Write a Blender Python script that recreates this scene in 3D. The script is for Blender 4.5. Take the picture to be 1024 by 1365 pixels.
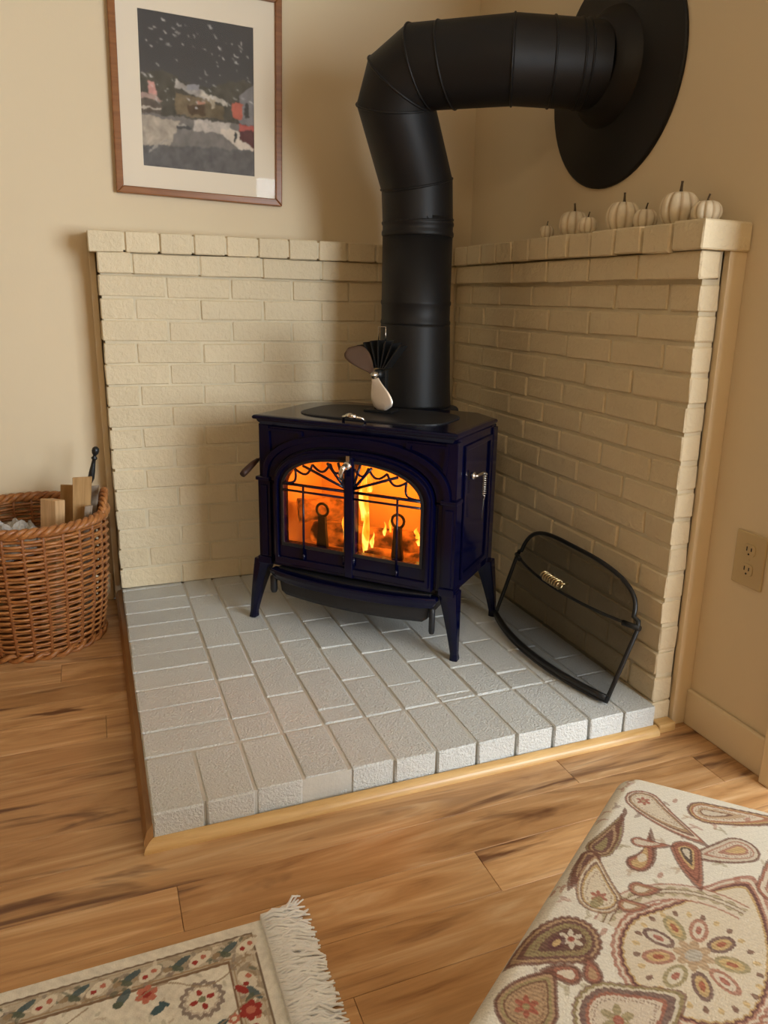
import bpy, bmesh, math, random
import numpy as np
from mathutils import Vector, Matrix

random.seed(7)
for o in list(bpy.data.objects):
    bpy.data.objects.remove(o)
S = bpy.context.scene
COL = S.collection
PI = math.pi
HZ = 0.073            # top of the hearth above the floor (m); x=0 / y=0 are the brick faces, z=0 the floor
C8 = 0.0688           # one brick course
B4 = 0.1016           # half a brick module

# ------------------------------------------------------------------ camera
cam = bpy.data.cameras.new('camera'); cam_o = bpy.data.objects.new('camera', cam); COL.objects.link(cam_o)
RX = Vector((0.92428039, -0.38097552, 0.02373643)); UY = Vector((0.07629526, 0.2453123, 0.96643722)); FW = Vector((0.37401177, 0.89144799, -0.25580397))
M = Matrix((RX, UY, -FW)).transposed().to_4x4()
M.translation = Vector((-1.2679, -2.6298, 0.9792 + HZ))
cam_o.matrix_world = M
cam.sensor_fit = 'HORIZONTAL'; cam.sensor_width = 36.0; cam.lens = 1019.99 / 1024 * 36
cam.shift_x = -33.142 / 1024; cam.shift_y = -13.686 / 1024
cam.clip_start = 0.02
S.camera = cam_o

# ------------------------------------------------------------------ light, world, exposure
w = bpy.data.worlds.new('daylight'); S.world = w; w.use_nodes = True
w.node_tree.nodes['Background'].inputs[0].default_value = (0.75, 0.85, 1.0, 1)
w.node_tree.nodes['Background'].inputs[1].default_value = 1.0
S.view_settings.view_transform = 'Standard'; S.view_settings.look = 'None'
S.view_settings.gamma = 1.0; S.view_settings.use_curve_mapping = False
S.view_settings.exposure = 0.0

def area(name, loc, rot, sx, sy, power, color):
    l = bpy.data.lights.new(name, 'AREA'); l.shape = 'RECTANGLE'; l.size = sx; l.size_y = sy
    l.energy = power; l.color = color
    o = bpy.data.objects.new(name, l); COL.objects.link(o); o.location = loc; o.rotation_euler = rot
    return o
# daylight entering by the window in the wall behind the camera, to its right
area('window_daylight', (1.15, -4.00, 1.50), (PI / 2, 0, 0), 3.0, 2.1, 395, (0.88, 0.94, 1.0))
# added warm fill light, unseen; lifts the walls and the pipe shadow
lp = bpy.data.lights.new('fill_lamp_light', 'POINT'); lp.energy = 18; lp.color = (1.0, 0.84, 0.62); lp.shadow_soft_size = 0.16
lpo = bpy.data.objects.new('fill_lamp_light', lp); COL.objects.link(lpo); lpo.location = (-1.75, -2.90, 2.12)

# ------------------------------------------------------------------ helpers
class MB:
    def __init__(s): s.v = []; s.f = []; s.sm = []
    def add(s, vs, fs, smooth=False):
        k = len(s.v); s.v += [tuple(p) for p in vs]
        s.f += [tuple(i + k for i in f) for f in fs]; s.sm += [smooth] * len(fs)
        return s
    def box(s, lo, hi, rot=None):
        x0, y0, z0 = lo; x1, y1, z1 = hi
        vs = [(x0,y0,z0),(x1,y0,z0),(x1,y1,z0),(x0,y1,z0),(x0,y0,z1),(x1,y0,z1),(x1,y1,z1),(x0,y1,z1)]
        if rot is not None: vs = [tuple(rot @ Vector(v)) for v in vs]
        return s.add(vs, [(0,3,2,1),(4,5,6,7),(0,1,5,4),(1,2,6,5),(2,3,7,6),(3,0,4,7)])
    def loft(s, rings, closed=True, caps=True, smooth=True):
        n = len(rings[0]); vs = [p for r in rings for p in r]; fs = []
        for i in range(len(rings) - 1):
            for j in range(n if closed else n - 1):
                a = i * n + j; b = i * n + (j + 1) % n
                fs.append((a, b, b + n, a + n))
        s.add(vs, fs, smooth)
        if caps and closed:
            k = len(s.v) - len(vs)
            s.f += [tuple(k + j for j in range(n))[::-1], tuple(k + (len(rings) - 1) * n + j for j in range(n))]; s.sm += [False, False]
        return s
    def tube(s, path, r, n=8, closed=False, caps=True):
        P = [Vector(p) for p in path]; N = len(P)
        rr = r if isinstance(r, (list, tuple)) else [r] * N
        T = []
        for i in range(N):
            if closed: t = P[(i + 1) % N] - P[i - 1]
            else: t = P[min(i + 1, N - 1)] - P[max(i - 1, 0)]
            T.append(t.normalized())
        up = Vector((0, 0, 1)) if abs(T[0].z) < 0.9 else Vector((1, 0, 0))
        e = T[0].cross(up).normalized(); rings = []
        for i in range(N):
            e = (e - T[i] * e.dot(T[i])).normalized(); g = T[i].cross(e)
            rings.append([tuple(P[i] + (e * math.cos(2*PI*k/n) + g * math.sin(2*PI*k/n)) * rr[i]) for k in range(n)])
        if closed: rings.append(rings[0])
        return s.loft(rings, True, caps and not closed, True)
    def lathe(s, prof, n=24, c=(0, 0, 0), axis='z', caps=True):
        rings = []
        for r, h in prof:
            ring = []
            for k in range(n):
                a = 2*PI*k/n; x, y = r*math.cos(a), r*math.sin(a)
                p = {'z': (x, y, h), 'y': (x, h, y), 'x': (h, x, y)}[axis]
                ring.append((p[0]+c[0], p[1]+c[1], p[2]+c[2]))
            rings.append(ring)
        return s.loft(rings, True, caps, True)
    def prism(s, loop, y0, y1, axis='y', smooth=False):
        def m(p, h): return {'y': (p[0], h, p[1]), 'z': (p[0], p[1], h), 'x': (h, p[0], p[1])}[axis]
        return s.loft([[m(p, y0) for p in loop], [m(p, y1) for p in loop]], True, True, smooth)
    def ringplate(s, outer, inner, y0, y1):
        n = len(outer)
        vs = [(p[0], y0, p[1]) for p in outer] + [(p[0], y0, p[1]) for p in inner] + [(p[0], y1, p[1]) for p in outer] + [(p[0], y1, p[1]) for p in inner]
        fs = []
        for j in range(n):
            k = (j + 1) % n
            fs += [(j, k, n+k, n+j), (2*n+j, 3*n+j, 3*n+k, 2*n+k), (j, 2*n+j, 2*n+k, k), (n+j, n+k, 3*n+k, 3*n+j)]
        return s.add(vs, fs)
    def mesh(s, name):
        me = bpy.data.meshes.new(name); me.from_pydata(s.v, [], s.f)
        me.polygons.foreach_set('use_smooth', s.sm)
        bm = bmesh.new(); bm.from_mesh(me); bmesh.ops.recalc_face_normals(bm, faces=bm.faces); bm.to_mesh(me); bm.free()
        me.update(); return me
    def build(s, name, mat, parent=None, bevel=0.0, seg=2, loc=None, rot=None, flat=False):
        me = s.mesh(name)
        if flat: me.polygons.foreach_set('use_smooth', [False]*len(me.polygons))
        return link(name, me, mat, parent, bevel, seg, loc, rot)

def link(name, me, mat, parent=None, bevel=0.0, seg=2, loc=None, rot=None):
    if mat is not None and not me.materials: me.materials.append(mat)
    o = bpy.data.objects.new(name, me); COL.objects.link(o)
    if parent is not None: o.parent = parent
    if loc is not None: o.location = loc
    if rot is not None: o.rotation_euler = rot
    if bevel:
        b = o.modifiers.new('bevel', 'BEVEL'); b.width = bevel; b.segments = seg; b.limit_method = 'ANGLE'; b.angle_limit = math.radians(40)
        b.harden_normals = False
    return o
def empty(name, loc=(0, 0, 0), rz=0.0):
    o = bpy.data.objects.new(name, None); COL.objects.link(o); o.location = loc; o.rotation_euler = (0, 0, rz); o.empty_display_size = 0.05
    return o
def tag(o, label=None, cat=None, group=None, kind=None):
    if label: o['label'] = label
    if cat: o['category'] = cat
    if group: o['group'] = group
    if kind: o['kind'] = kind
    return o

# ------------------------------------------------------------------ materials
def nt(name):
    m = bpy.data.materials.new(name); m.use_nodes = True
    t = m.node_tree; b = t.nodes['Principled BSDF']
    return m, t, b
def node(t, typ, **kw):
    n = t.nodes.new(typ)
    for k, v in kw.items(): setattr(n, k, v)
    return n
def coords(t, scale=(1, 1, 1), kind='Object', rnd=False):
    tc = node(t, 'ShaderNodeTexCoord'); mp = node(t, 'ShaderNodeMapping'); mp.inputs['Scale'].default_value = scale
    src = tc.outputs[kind]
    if rnd:
        oi = node(t, 'ShaderNodeObjectInfo'); mu = node(t, 'ShaderNodeMath', operation='MULTIPLY'); mu.inputs[1].default_value = 37.0
        t.links.new(oi.outputs['Random'], mu.inputs[0])
        ad = node(t, 'ShaderNodeVectorMath', operation='ADD'); t.links.new(src, ad.inputs[0]); t.links.new(mu.outputs[0], ad.inputs[1]); src = ad.outputs[0]
    t.links.new(src, mp.inputs['Vector'])
    return mp.outputs[0]
def noise(t, vec, scale, detail=3.0, rough=0.55, dist=0.0):
    n = node(t, 'ShaderNodeTexNoise'); n.inputs['Scale'].default_value = scale; n.inputs['Detail'].default_value = detail
    n.inputs['Roughness'].default_value = rough; n.inputs['Distortion'].default_value = dist
    t.links.new(vec, n.inputs['Vector']); return n.outputs['Fac']
def ramp(t, fac, stops, interp='LINEAR'):
    r = node(t, 'ShaderNodeValToRGB'); r.color_ramp.interpolation = interp
    e = r.color_ramp.elements
    while len(e) < len(stops): e.new(0.5)
    for k, (p, c) in enumerate(stops):
        e[k].position = p; e[k].color = (c[0], c[1], c[2], 1) if not isinstance(c, (int, float)) else (c, c, c, 1)
    t.links.new(fac, r.inputs['Fac']); return r.outputs['Color']
def mix(t, fac, a, b, mode='MIX'):
    n = node(t, 'ShaderNodeMix', data_type='RGBA', blend_type=mode)
    if isinstance(fac, (int, float)): n.inputs['Factor'].default_value = fac
    else: t.links.new(fac, n.inputs['Factor'])
    for s, v in ((n.inputs['A'], a), (n.inputs['B'], b)):
        if isinstance(v, tuple): s.default_value = (v[0], v[1], v[2], 1)
        else: t.links.new(v, s)
    return n.outputs['Result']
def bump(t, b, height, strength, dist):
    n = node(t, 'ShaderNodeBump'); n.inputs['Strength'].default_value = strength; n.inputs['Distance'].default_value = dist
    t.links.new(height, n.inputs['Height']); t.links.new(n.outputs[0], b.inputs['Normal'])
def pm(name, c1, c2=None, scale=6.0, rough=0.5, metal=0.0, bs=0.0, bscale=80.0, bdist=0.002, coat=0.0, rnd=False, spec=0.5, stretch=(1, 1, 1), detail=3.0):
    m, t, b = nt(name)
    b.inputs['Roughness'].default_value = rough; b.inputs['Metallic'].default_value = metal
    b.inputs['Coat Weight'].default_value = coat; b.inputs['Coat Roughness'].default_value = 0.08; b.inputs['Specular IOR Level'].default_value = spec
    vec = coords(t, stretch, rnd=rnd)
    if c2 is None: c2 = tuple(c * 0.85 for c in c1)
    f = noise(t, vec, scale, detail)
    t.links.new(ramp(t, f, [(0.3, c1), (0.7, c2)]), b.inputs['Base Color'])
    if bs: bump(t, b, noise(t, vec, bscale, 2.0), bs, bdist)
    return m

MAT = {}
MAT['wall'] = pm('wall_paint', (0.75, 0.62, 0.42), (0.72, 0.59, 0.395), 1.2, 0.75, bs=0.15, bscale=160, bdist=0.001)
MAT['ceil'] = pm('ceiling_paint', (0.78, 0.72, 0.60), None, 1.2, 0.8)
MAT['trim'] = pm('cream_trim_paint', (0.78, 0.64, 0.43), (0.75, 0.61, 0.40), 2.5, 0.45, bs=0.05, bscale=60)
def brick_mat(name, c1, c2, bs, bscale, bd, coarse=1.0):
    m, t, b = nt(name)
    vec = coords(t, rnd=True)
    oi = node(t, 'ShaderNodeObjectInfo')
    base = mix(t, noise(t, vec, 9.0, 4.0), c1, c2)
    var = ramp(t, oi.outputs['Random'], [(0.0, 0.93), (1.0, 1.0)])
    t.links.new(mix(t, 1.0, base, var, 'MULTIPLY'), b.inputs['Base Color'])
    b.inputs['Roughness'].default_value = 0.62
    h1 = noise(t, vec, bscale, 3.0, 0.6, 0.4); h2 = noise(t, vec, 22, 2.0)
    ad = node(t, 'ShaderNodeMath', operation='ADD'); t.links.new(h1, ad.inputs[0]); mu2 = node(t, 'ShaderNodeMath', operation='MULTIPLY'); mu2.inputs[1].default_value = coarse; t.links.new(h2, mu2.inputs[0]); t.links.new(mu2.outputs[0], ad.inputs[1])
    bump(t, b, ad.outputs[0], bs, bd)
    return m
MAT['brick_wall'] = brick_mat('painted_wall_brick', (0.77, 0.64, 0.425), (0.71, 0.585, 0.38), 0.75, 85, 0.005)
MAT['brick_hearth'] = brick_mat('painted_hearth_brick', (0.70, 0.70, 0.66), (0.65, 0.65, 0.61), 1.0, 190, 0.006, 0.3)
MAT['mortar_wall'] = pm('painted_mortar', (0.74, 0.64, 0.45), None, 14, 0.8, bs=0.5, bscale=120)
MAT['mortar_hearth'] = pm('painted_hearth_mortar', (0.60, 0.57, 0.50), None, 14, 0.8, bs=0.5, bscale=120)

def floor_mat():
    m, t, b = nt('plank_wood')
    v = coords(t, (1, 1, 1), rnd=True)
    def st(sx, sy):
        mp = node(t, 'ShaderNodeMapping'); mp.inputs['Scale'].default_value = (sx, sy, 1); t.links.new(v, mp.inputs['Vector']); return mp.outputs[0]
    oi = node(t, 'ShaderNodeObjectInfo')
    a = noise(t, st(0.8, 6.0), 1.9, 5.0, 0.55, 3.2)
    base = ramp(t, a, [(0.22, (0.28, 0.125, 0.045)), (0.40, (0.52, 0.28, 0.115)), (0.56, (0.63, 0.365, 0.165)), (0.76, (0.78, 0.53, 0.30))])
    fine = noise(t, st(2.2, 60), 2.0, 4.0, 0.6, 0.8)
    base = mix(t, 1.0, base, ramp(t, fine, [(0.3, 0.86), (0.65, 1.0)]), 'MULTIPLY')
    d = noise(t, st(0.55, 5.0), 2.0, 4.0, 0.55, 2.0)
    streak = ramp(t, d, [(0.565, 0.0), (0.68, 0.85)])
    base = mix(t, streak, base, (0.10, 0.030, 0.012))
    tone = ramp(t, oi.outputs['Random'], [(0.0, (0.80, 0.76, 0.72)), (0.5, (0.95, 0.95, 0.95)), (1.0, (1.08, 1.08, 1.08))])
    base = mix(t, 1.0, base, tone, 'MULTIPLY')
    t.links.new(base, b.inputs['Base Color'])
    b.inputs['Roughness'].default_value = 0.36; b.inputs['Specular IOR Level'].default_value = 0.45
    bump(t, b, fine, 0.12, 0.001)
    return m
MAT['plank'] = floor_mat()
def wood(name, light, dark, rough=0.5, sx=2.0, sy=26.0, sz=None):
    m, t, b = nt(name)
    v = coords(t, (sx, sy, sz or sy), rnd=True)
    f = noise(t, v, 2.2, 4.0, 0.6, 0.8)
    t.links.new(ramp(t, f, [(0.28, dark), (0.68, light)]), b.inputs['Base Color']); b.inputs['Roughness'].default_value = rough
    bump(t, b, f, 0.15, 0.001)
    return m
MAT['oak'] = wood('oak_edging', (0.66, 0.42, 0.17), (0.50, 0.28, 0.09), 0.38)
MAT['oak_dark'] = wood('stained_edging', (0.36, 0.18, 0.06), (0.22, 0.10, 0.03), 0.45, 26, 2)
MAT['frame'] = wood('picture_frame_wood', (0.30, 0.115, 0.030), (0.19, 0.065, 0.016), 0.35)
MAT['stick_pale'] = wood('split_pine', (0.72, 0.47, 0.24), (0.52, 0.30, 0.13), 0.7, 40, 40, 2.5)
MAT['stick_mid'] = wood('split_hardwood', (0.50, 0.30, 0.12), (0.33, 0.18, 0.06), 0.75, 40, 40, 2.5)
MAT['stick_grey'] = wood('weathered_kindling', (0.34, 0.27, 0.20), (0.20, 0.14, 0.09), 0.8, 40, 40, 2.5)
MAT['wicker'] = pm('willow_wicker', (0.46, 0.19, 0.055), (0.27, 0.09, 0.022), 26, 0.42, bs=0.3, bscale=200, stretch=(1, 1, 1.6), detail=4)
MAT['wicker_dark'] = pm('willow_stakes', (0.30, 0.11, 0.03), (0.20, 0.065, 0.016), 20, 0.5)
MAT['enamel'] = pm('navy_enamel', (0.0010, 0.0018, 0.019), (0.0008, 0.0014, 0.015), 3, 0.16, coat=0.12, bs=0.05, bscale=26, spec=0.30)
MAT['castiron'] = pm('black_cast_iron', (0.012, 0.012, 0.014), (0.008, 0.008, 0.009), 12, 0.5, bs=0.3, bscale=200, bdist=0.001)
MAT['pipe'] = pm('black_stove_pipe', (0.009, 0.008, 0.0075), (0.007, 0.006, 0.0055), 5, 0.5, spec=0.3, bs=0.10, bscale=9, bdist=0.004)
MAT['chrome'] = pm('nickel', (0.72, 0.68, 0.62), None, 8, 0.22, metal=1.0)
MAT['blade'] = pm('fan_blade_metal', (0.93, 0.84, 0.72), (0.90, 0.80, 0.68), 5, 0.45, metal=0.7)
MAT['blade_shaded'] = pm('fan_blade_shaded', (0.085, 0.045, 0.026), (0.07, 0.04, 0.022), 5, 0.65, metal=0.0, spec=0.15)  # darker copy of the blade metal, shade put into the colour
MAT['brass'] = pm('coiled_brass', (0.55, 0.42, 0.22), None, 8, 0.3, metal=1.0)
MAT['handle_wood'] = pm('handle_wood', (0.045, 0.018, 0.010), None, 20, 0.5, spec=0.3)
MAT['firebrick'] = pm('firebrick', (0.72, 0.60, 0.46), (0.58, 0.46, 0.34), 5, 0.85, bs=0.4, bscale=60)
MAT['black_metal'] = pm('black_metal', (0.010, 0.010, 0.010), None, 10, 0.42, bs=0.1, bscale=100)
MAT['plate'] = pm('beige_plastic', (0.56, 0.43, 0.23), (0.54, 0.41, 0.22), 4, 0.35)
MAT['dark'] = pm('dark_slot', (0.015, 0.012, 0.01), None, 4, 0.6)
MAT['paper'] = pm('newsprint', (0.62, 0.60, 0.57), (0.38, 0.37, 0.36), 30, 0.85, bs=0.5, bscale=40)
MAT['mat_board'] = pm('mat_board', (0.80, 0.70, 0.55), (0.79, 0.69, 0.54), 3, 0.8)
MAT['stem'] = pm('pumpkin_stem', (0.10, 0.065, 0.03), (0.05, 0.03, 0.015), 30, 0.8)
MAT['fringe'] = pm('cotton_fringe', (0.90, 0.91, 0.92), (0.82, 0.83, 0.84), 60, 0.9)
MAT['fill_lamp_shade'] = pm('fill_lamp_glass', (0.9, 0.8, 0.62), None, 5, 0.4)

def transp(name, tint, gloss, alpha=0.0, dark=(0, 0, 0), rough=0.02):
    m = bpy.data.materials.new(name); m.use_nodes = True; t = m.node_tree; t.nodes.clear()
    out = node(t, 'ShaderNodeOutputMaterial'); tr = node(t, 'ShaderNodeBsdfTransparent'); tr.inputs[0].default_value = (*tint, 1)
    gl = node(t, 'ShaderNodeBsdfGlossy'); gl.inputs['Roughness'].default_value = rough; gl.inputs['Color'].default_value = (1, 1, 1, 1)
    fr = node(t, 'ShaderNodeFresnel'); fr.inputs['IOR'].default_value = 1.45
    mu = node(t, 'ShaderNodeMath', operation='MULTIPLY'); mu.inputs[1].default_value = gloss; t.links.new(fr.outputs[0], mu.inputs[0])
    mx = node(t, 'ShaderNodeMixShader'); t.links.new(mu.outputs[0], mx.inputs[0]); t.links.new(tr.outputs[0], mx.inputs[1]); t.links.new(gl.outputs[0], mx.inputs[2])
    last = mx
    if alpha:
        df = node(t, 'ShaderNodeBsdfDiffuse'); df.inputs[0].default_value = (*dark, 1)
        m2 = node(t, 'ShaderNodeMixShader'); m2.inputs[0].default_value = alpha
        t.links.new(tr.outputs[0], m2.inputs[1]); t.links.new(df.outputs[0], m2.inputs[2]); last = m2
    t.links.new(last.outputs[0], out.inputs[0])
    return m
MAT['glass'] = transp('picture_glass', (1, 1, 1), 0.16)
MAT['stove_glass'] = transp('sooty_stove_glass', (1.0, 0.90, 0.74), 0.8)
MAT['window_glass'] = transp('window_glass', (0.97, 0.99, 1.0), 0.6)
MAT['mesh'] = transp('fine_wire_mesh', (1, 1, 1), 0, 0.55, (0.008, 0.008, 0.008))

def attr_mat(name, rough, bs=0.0, bscale=200, bdist=0.001, weave=0.0):
    m, t, b = nt(name)
    a = node(t, 'ShaderNodeAttribute'); a.attribute_name = 'print'
    vec = coords(t)
    col = a.outputs['Color']
    if weave:
        col = mix(t, 1.0, col, ramp(t, noise(t, vec, weave, 2.0, 0.7), [(0.3, 0.88), (0.65, 1.0)]), 'MULTIPLY')
    t.links.new(col, b.inputs['Base Color']); b.inputs['Roughness'].default_value = rough
    b.inputs['Specular IOR Level'].default_value = 0.2
    if bs: bump(t, b, noise(t, vec, bscale, 2.0, 0.6), bs, bdist)
    return m
def set_print(me, cols):
    c = np.ones((len(cols), 4), dtype=np.float32); c[:, :3] = cols
    a = me.color_attributes.new('print', 'FLOAT_COLOR', 'POINT'); a.data.foreach_set('color', c.ravel())
def grid_mesh(name, P, nu, nv, skirt=None):
    idx = np.arange(nu * nv).reshape(nu, nv)
    f = np.stack([idx[:-1, :-1], idx[1:, :-1], idx[1:, 1:], idx[:-1, 1:]], -1).reshape(-1, 4)
    me = bpy.data.meshes.new(name); me.vertices.add(len(P)); me.vertices.foreach_set('co', P.astype(np.float32).ravel())
    me.loops.add(len(f) * 4); me.loops.foreach_set('vertex_index', f.astype(np.int32).ravel())
    me.polygons.add(len(f)); me.polygons.foreach_set('loop_start', (np.arange(len(f)) * 4).astype(np.int32)); me.polygons.foreach_set('loop_total', np.full(len(f), 4, np.int32))
    me.polygons.foreach_set('use_smooth', np.ones(len(f), bool)); me.update(calc_edges=True); me.validate(); return me

# ------------------------------------------------------------------ room shell
WX, WY = 0.11, 0.11                   # right wall plane, back wall plane
LX, FY, CZ = -4.6, -3.8, 2.45
RX2, RY2 = 2.9, -1.56               # the room widens to the right in front of the corner
def structure(name, mb, mat, bevel=0.0, label=None):
    o = mb.build(name, mat, None, bevel); o['kind'] = 'structure'
    if label: o['label'] = label
    return o
structure('wall_back', MB().box((LX - 0.1, WY, 0), (WX + 0.1, WY + 0.1, CZ)), MAT['wall'], label='cream painted wall behind the basket and the picture')
structure('wall_right', MB().box((WX, RY2, 0), (WX + 0.1, WY + 0.1, CZ)), MAT['wall'], label='cream painted wall with the pipe opening and the outlet')
structure('wall_right_return', MB().box((WX + 0.1, RY2, 0), (RX2, RY2 + 0.1, CZ)), MAT['wall'])
structure('wall_right_far', MB().box((RX2, FY, 0), (RX2 + 0.1, RY2 + 0.1, CZ)), MAT['wall'])
structure('wall_left', MB().box((LX - 0.1, FY, 0), (LX, WY, CZ)), MAT['wall'])
W0, W1, WB, WT = 0.06, 2.30, 0.50, 2.03      # window opening in the front wall
structure('wall_front', MB().box((LX, FY - 0.1, 0), (W0, FY, CZ)).box((W1, FY - 0.1, 0), (RX2 + 0.1, FY, CZ)).box((W0, FY - 0.1, 0), (W1, FY, WB)).box((W0, FY - 0.1, WT), (W1, FY, CZ)), MAT['wall'])
structure('ceiling', MB().box((LX - 0.1, FY - 0.1, CZ), (RX2 + 0.1, WY + 0.1, CZ + 0.08)), MAT['ceil'])
fl = structure('floor', MB().box((LX, FY, -0.06), (RX2, WY, -0.012)), MAT['oak_dark'], label='wood plank floor with dark streaked grain')
# planks, each one an object
PW = 0.1125; rows = []
y1 = -1.387
while y1 < WY: y1 += PW
pmesh = {}
def plank_mesh(L, Wd):
    key = (round(L, 3), round(Wd, 3))
    if key not in pmesh:
        e = 0.0007; a = L / 2 - 0.0004; b = Wd / 2 - 0.0004
        r = lambda x, y, z: [(-x, -y, z), (x, -y, z), (x, y, z), (-x, y, z)]
        mb = MB().loft([r(a, b, -0.012), r(a, b, -e), r(a - e, b - e, 0)], True, True, False)
        pmesh[key] = mb.mesh('plank'); pmesh[key].materials.append(MAT['plank'])
    return pmesh[key]
k = 0; y = y1
PX0, PY0 = -3.4, -3.4            # the planks near the viewer are single objects, the far floor is one slab
while y > PY0:
    ya, yb = max(y - PW, PY0), min(y, WY)
    off = -1.19 if abs(y - (-1.387)) < 0.01 else (-1.19 + ((k * 0.437) % 1.2))
    x = off
    while x > PX0: x -= 1.2
    while x < WX:
        xa, xb = max(x, PX0), min(x + 1.2, WX)
        if xb - xa > 0.03 and yb - ya > 0.01:
            link('plank', plank_mesh(xb - xa, yb - ya), None, fl, loc=((xa + xb) / 2, (ya + yb) / 2, 0))
        x += 1.2
    y -= PW; k += 1
link('far_planks', MB().box((LX, FY, -0.012), (WX, PY0, 0)).box((LX, PY0, -0.012), (PX0, WY, 0)).box((WX, FY, -0.012), (RX2, RY2, 0)).mesh('far_planks'), MAT['plank'], fl)['kind'] = 'stuff'
# baseboards, trims, glass door
def board_profile(x0, x1, y0, y1, h, face):
    mb = MB().box((x0, y0, 0), (x1, y1, h)); return mb
structure('baseboard_right', MB().box((WX - 0.013, -1.526, 0), (WX, -1.262, 0.098)), MAT['trim'], 0.004)
structure('baseboard_back', MB().box((LX, WY - 0.013, 0), (-1.245, WY, 0.098)), MAT['trim'], 0.004)
structure('trim_1', MB().box((0.060, -1.262, 0), (WX, -1.243, HZ + 1.099)), MAT['trim'], 0.002, 'cream board closing the gap beside the right brick wall')
structure('trim_2', MB().box((-1.240, 0.060, 0), (-1.2215, WY, HZ + 1.099)), MAT['trim'], 0.002, 'cream board closing the gap beside the left brick wall')
structure('trim_3', MB().box((WX - 0.030, -1.56, 0), (WX, -1.526, CZ)), MAT['trim'], 0.004, 'cream upright trim board at the right edge')
wn = empty('window_1', ((W0 + W1) / 2, FY - 0.05, WB)); wn['kind'] = 'structure'; wn['label'] = 'white framed window behind the viewer'
hw, wh = (W1 - W0) / 2, WT - WB
fm = MB().box((-hw, -0.03, 0), (hw, 0.03, 0.05)).box((-hw, -0.03, wh - 0.05), (hw, 0.03, wh)).box((-hw, -0.03, 0.05), (-hw + 0.05, 0.03, wh - 0.05)).box((hw - 0.05, -0.03, 0.05), (hw, 0.03, wh - 0.05)).box((-0.025, -0.03, 0.05), (0.025, 0.03, wh - 0.05))
fm.build('window_frame', MAT['trim'], wn)
for a, b in ((-hw + 0.05, -0.025), (0.025, hw - 0.05)):
    MB().box((a, -0.004, 0.05), (b, 0.004, wh - 0.05)).build('pane', MAT['window_glass'], wn)
# added fixture for the fill light (outside the frame, carries the warm light)
cl = empty('fill_lamp', (-1.75, -2.90, CZ)); tag(cl, 'added round warm fill lamp behind the viewer', 'lamp')
MB().lathe([(0.07, 0), (0.07, -0.02), (0.02, -0.03), (0.012, -0.16), (0.0, -0.16)], 24).build('mount', MAT['chrome'], cl)
MB().lathe([(0.02, -0.15), (0.17, -0.17), (0.19, -0.19), (0.185, -0.195), (0.165, -0.178), (0.02, -0.158)], 32).build('fill_lamp_shade', MAT['fill_lamp_shade'], cl)

# ------------------------------------------------------------------ bricks
bcache = {}
def brick_mesh(sx, sy, sz, mat, rough=0.0014, bev=0.0032):
    """brick centred in x/y/z; sizes in metres"""
    var = random.randint(0, 4)
    key = (round(sx, 3), round(sy, 3), round(sz, 3), mat, var)
    if key in bcache: return bcache[key]
    bm = bmesh.new(); bmesh.ops.create_cube(bm, size=1.0)
    for v in bm.verts: v.co = Vector((v.co.x * sx, v.co.y * sy, v.co.z * sz))
    bmesh.ops.bevel(bm, geom=list(bm.edges), offset=bev, segments=1, affect='EDGES', profile=0.5)
    rg = random.Random(hash(key) & 0xffff)
    for v in bm.verts: v.co += Vector((rg.uniform(-1, 1), rg.uniform(-1, 1), rg.uniform(-1, 1))) * rough
    me = bpy.data.meshes.new('brick'); bm.to_mesh(me); bm.free(); me.materials.append(MAT[mat]); bcache[key] = me
    return me
J = 0.0100                # joint
JL = 0.006                # tighter joints of the left wall
def put_brick(parent, lo, hi, mat='brick_wall', jit=0.0012, tilt=0.004, **kw):
    c = [(a + b) / 2 for a, b in zip(lo, hi)]; s = [b - a for a, b in zip(lo, hi)]
    o = link('brick', brick_mesh(*s, mat, **kw), None, parent,
             loc=(c[0] + random.uniform(-jit, jit), c[1] + random.uniform(-jit, jit), c[2] + random.uniform(-jit, jit)),
             rot=(random.uniform(-tilt, tilt), random.uniform(-tilt, tilt), random.uniform(-tilt, tilt)))
    return o
TH = 0.055
# back (left-hand) brick wall: face y=0, x from -1.219 to 0
wl = MB().box((-1.212, 0.0035, HZ), (0.055, 0.056, HZ + 1.098)).box((-1.212, -0.011, HZ + 15 * C8 + 0.006), (-0.004, 0.05, HZ + 16 * C8 - 0.005)).box((-1.228, -0.024, HZ + 1.104), (-0.004, 0.10, HZ + 1.154)).build('wall_brick_left', MAT['mortar_wall'])
wl['kind'] = 'structure'; wl['label'] = 'cream painted brick wall under the framed picture'
XL = -1.2192
for r in range(16):                     # r=0 bottom course
    z0, z1 = HZ + r * C8, HZ + (r + 1) * C8
    row = 16 - r                        # 1 = corbel course under the cap
    x = -1.1206 if row % 2 else -1.019
    js = [XL] + [x + i * 2 * B4 + random.uniform(-0.003, 0.003) for i in range(7) if x + i * 2 * B4 < -0.03] + [0.0]
    fy = -0.015 if row == 1 else 0.0
    for a, b in zip(js[:-1], js[1:]):
        a2 = a if a == XL else a + JL / 2; b2 = b - JL / 2
        if b2 - a2 > 0.012: put_brick(wl, (a2, fy, z0 + (JL / 2 if r else 0.001)), (b2, fy + TH, z1 - JL / 2))
xs = [-1.240 + i * B4 * 1.003 for i in range(13)]
for i in range(12):
    b2 = min(xs[i + 1], -0.008) - JL / 2; a2 = xs[i] + (JL / 2 if i else 0)
    put_brick(wl, (a2, -0.030, HZ + 1.0985), (b2, 0.108, HZ + 1.160))
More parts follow.
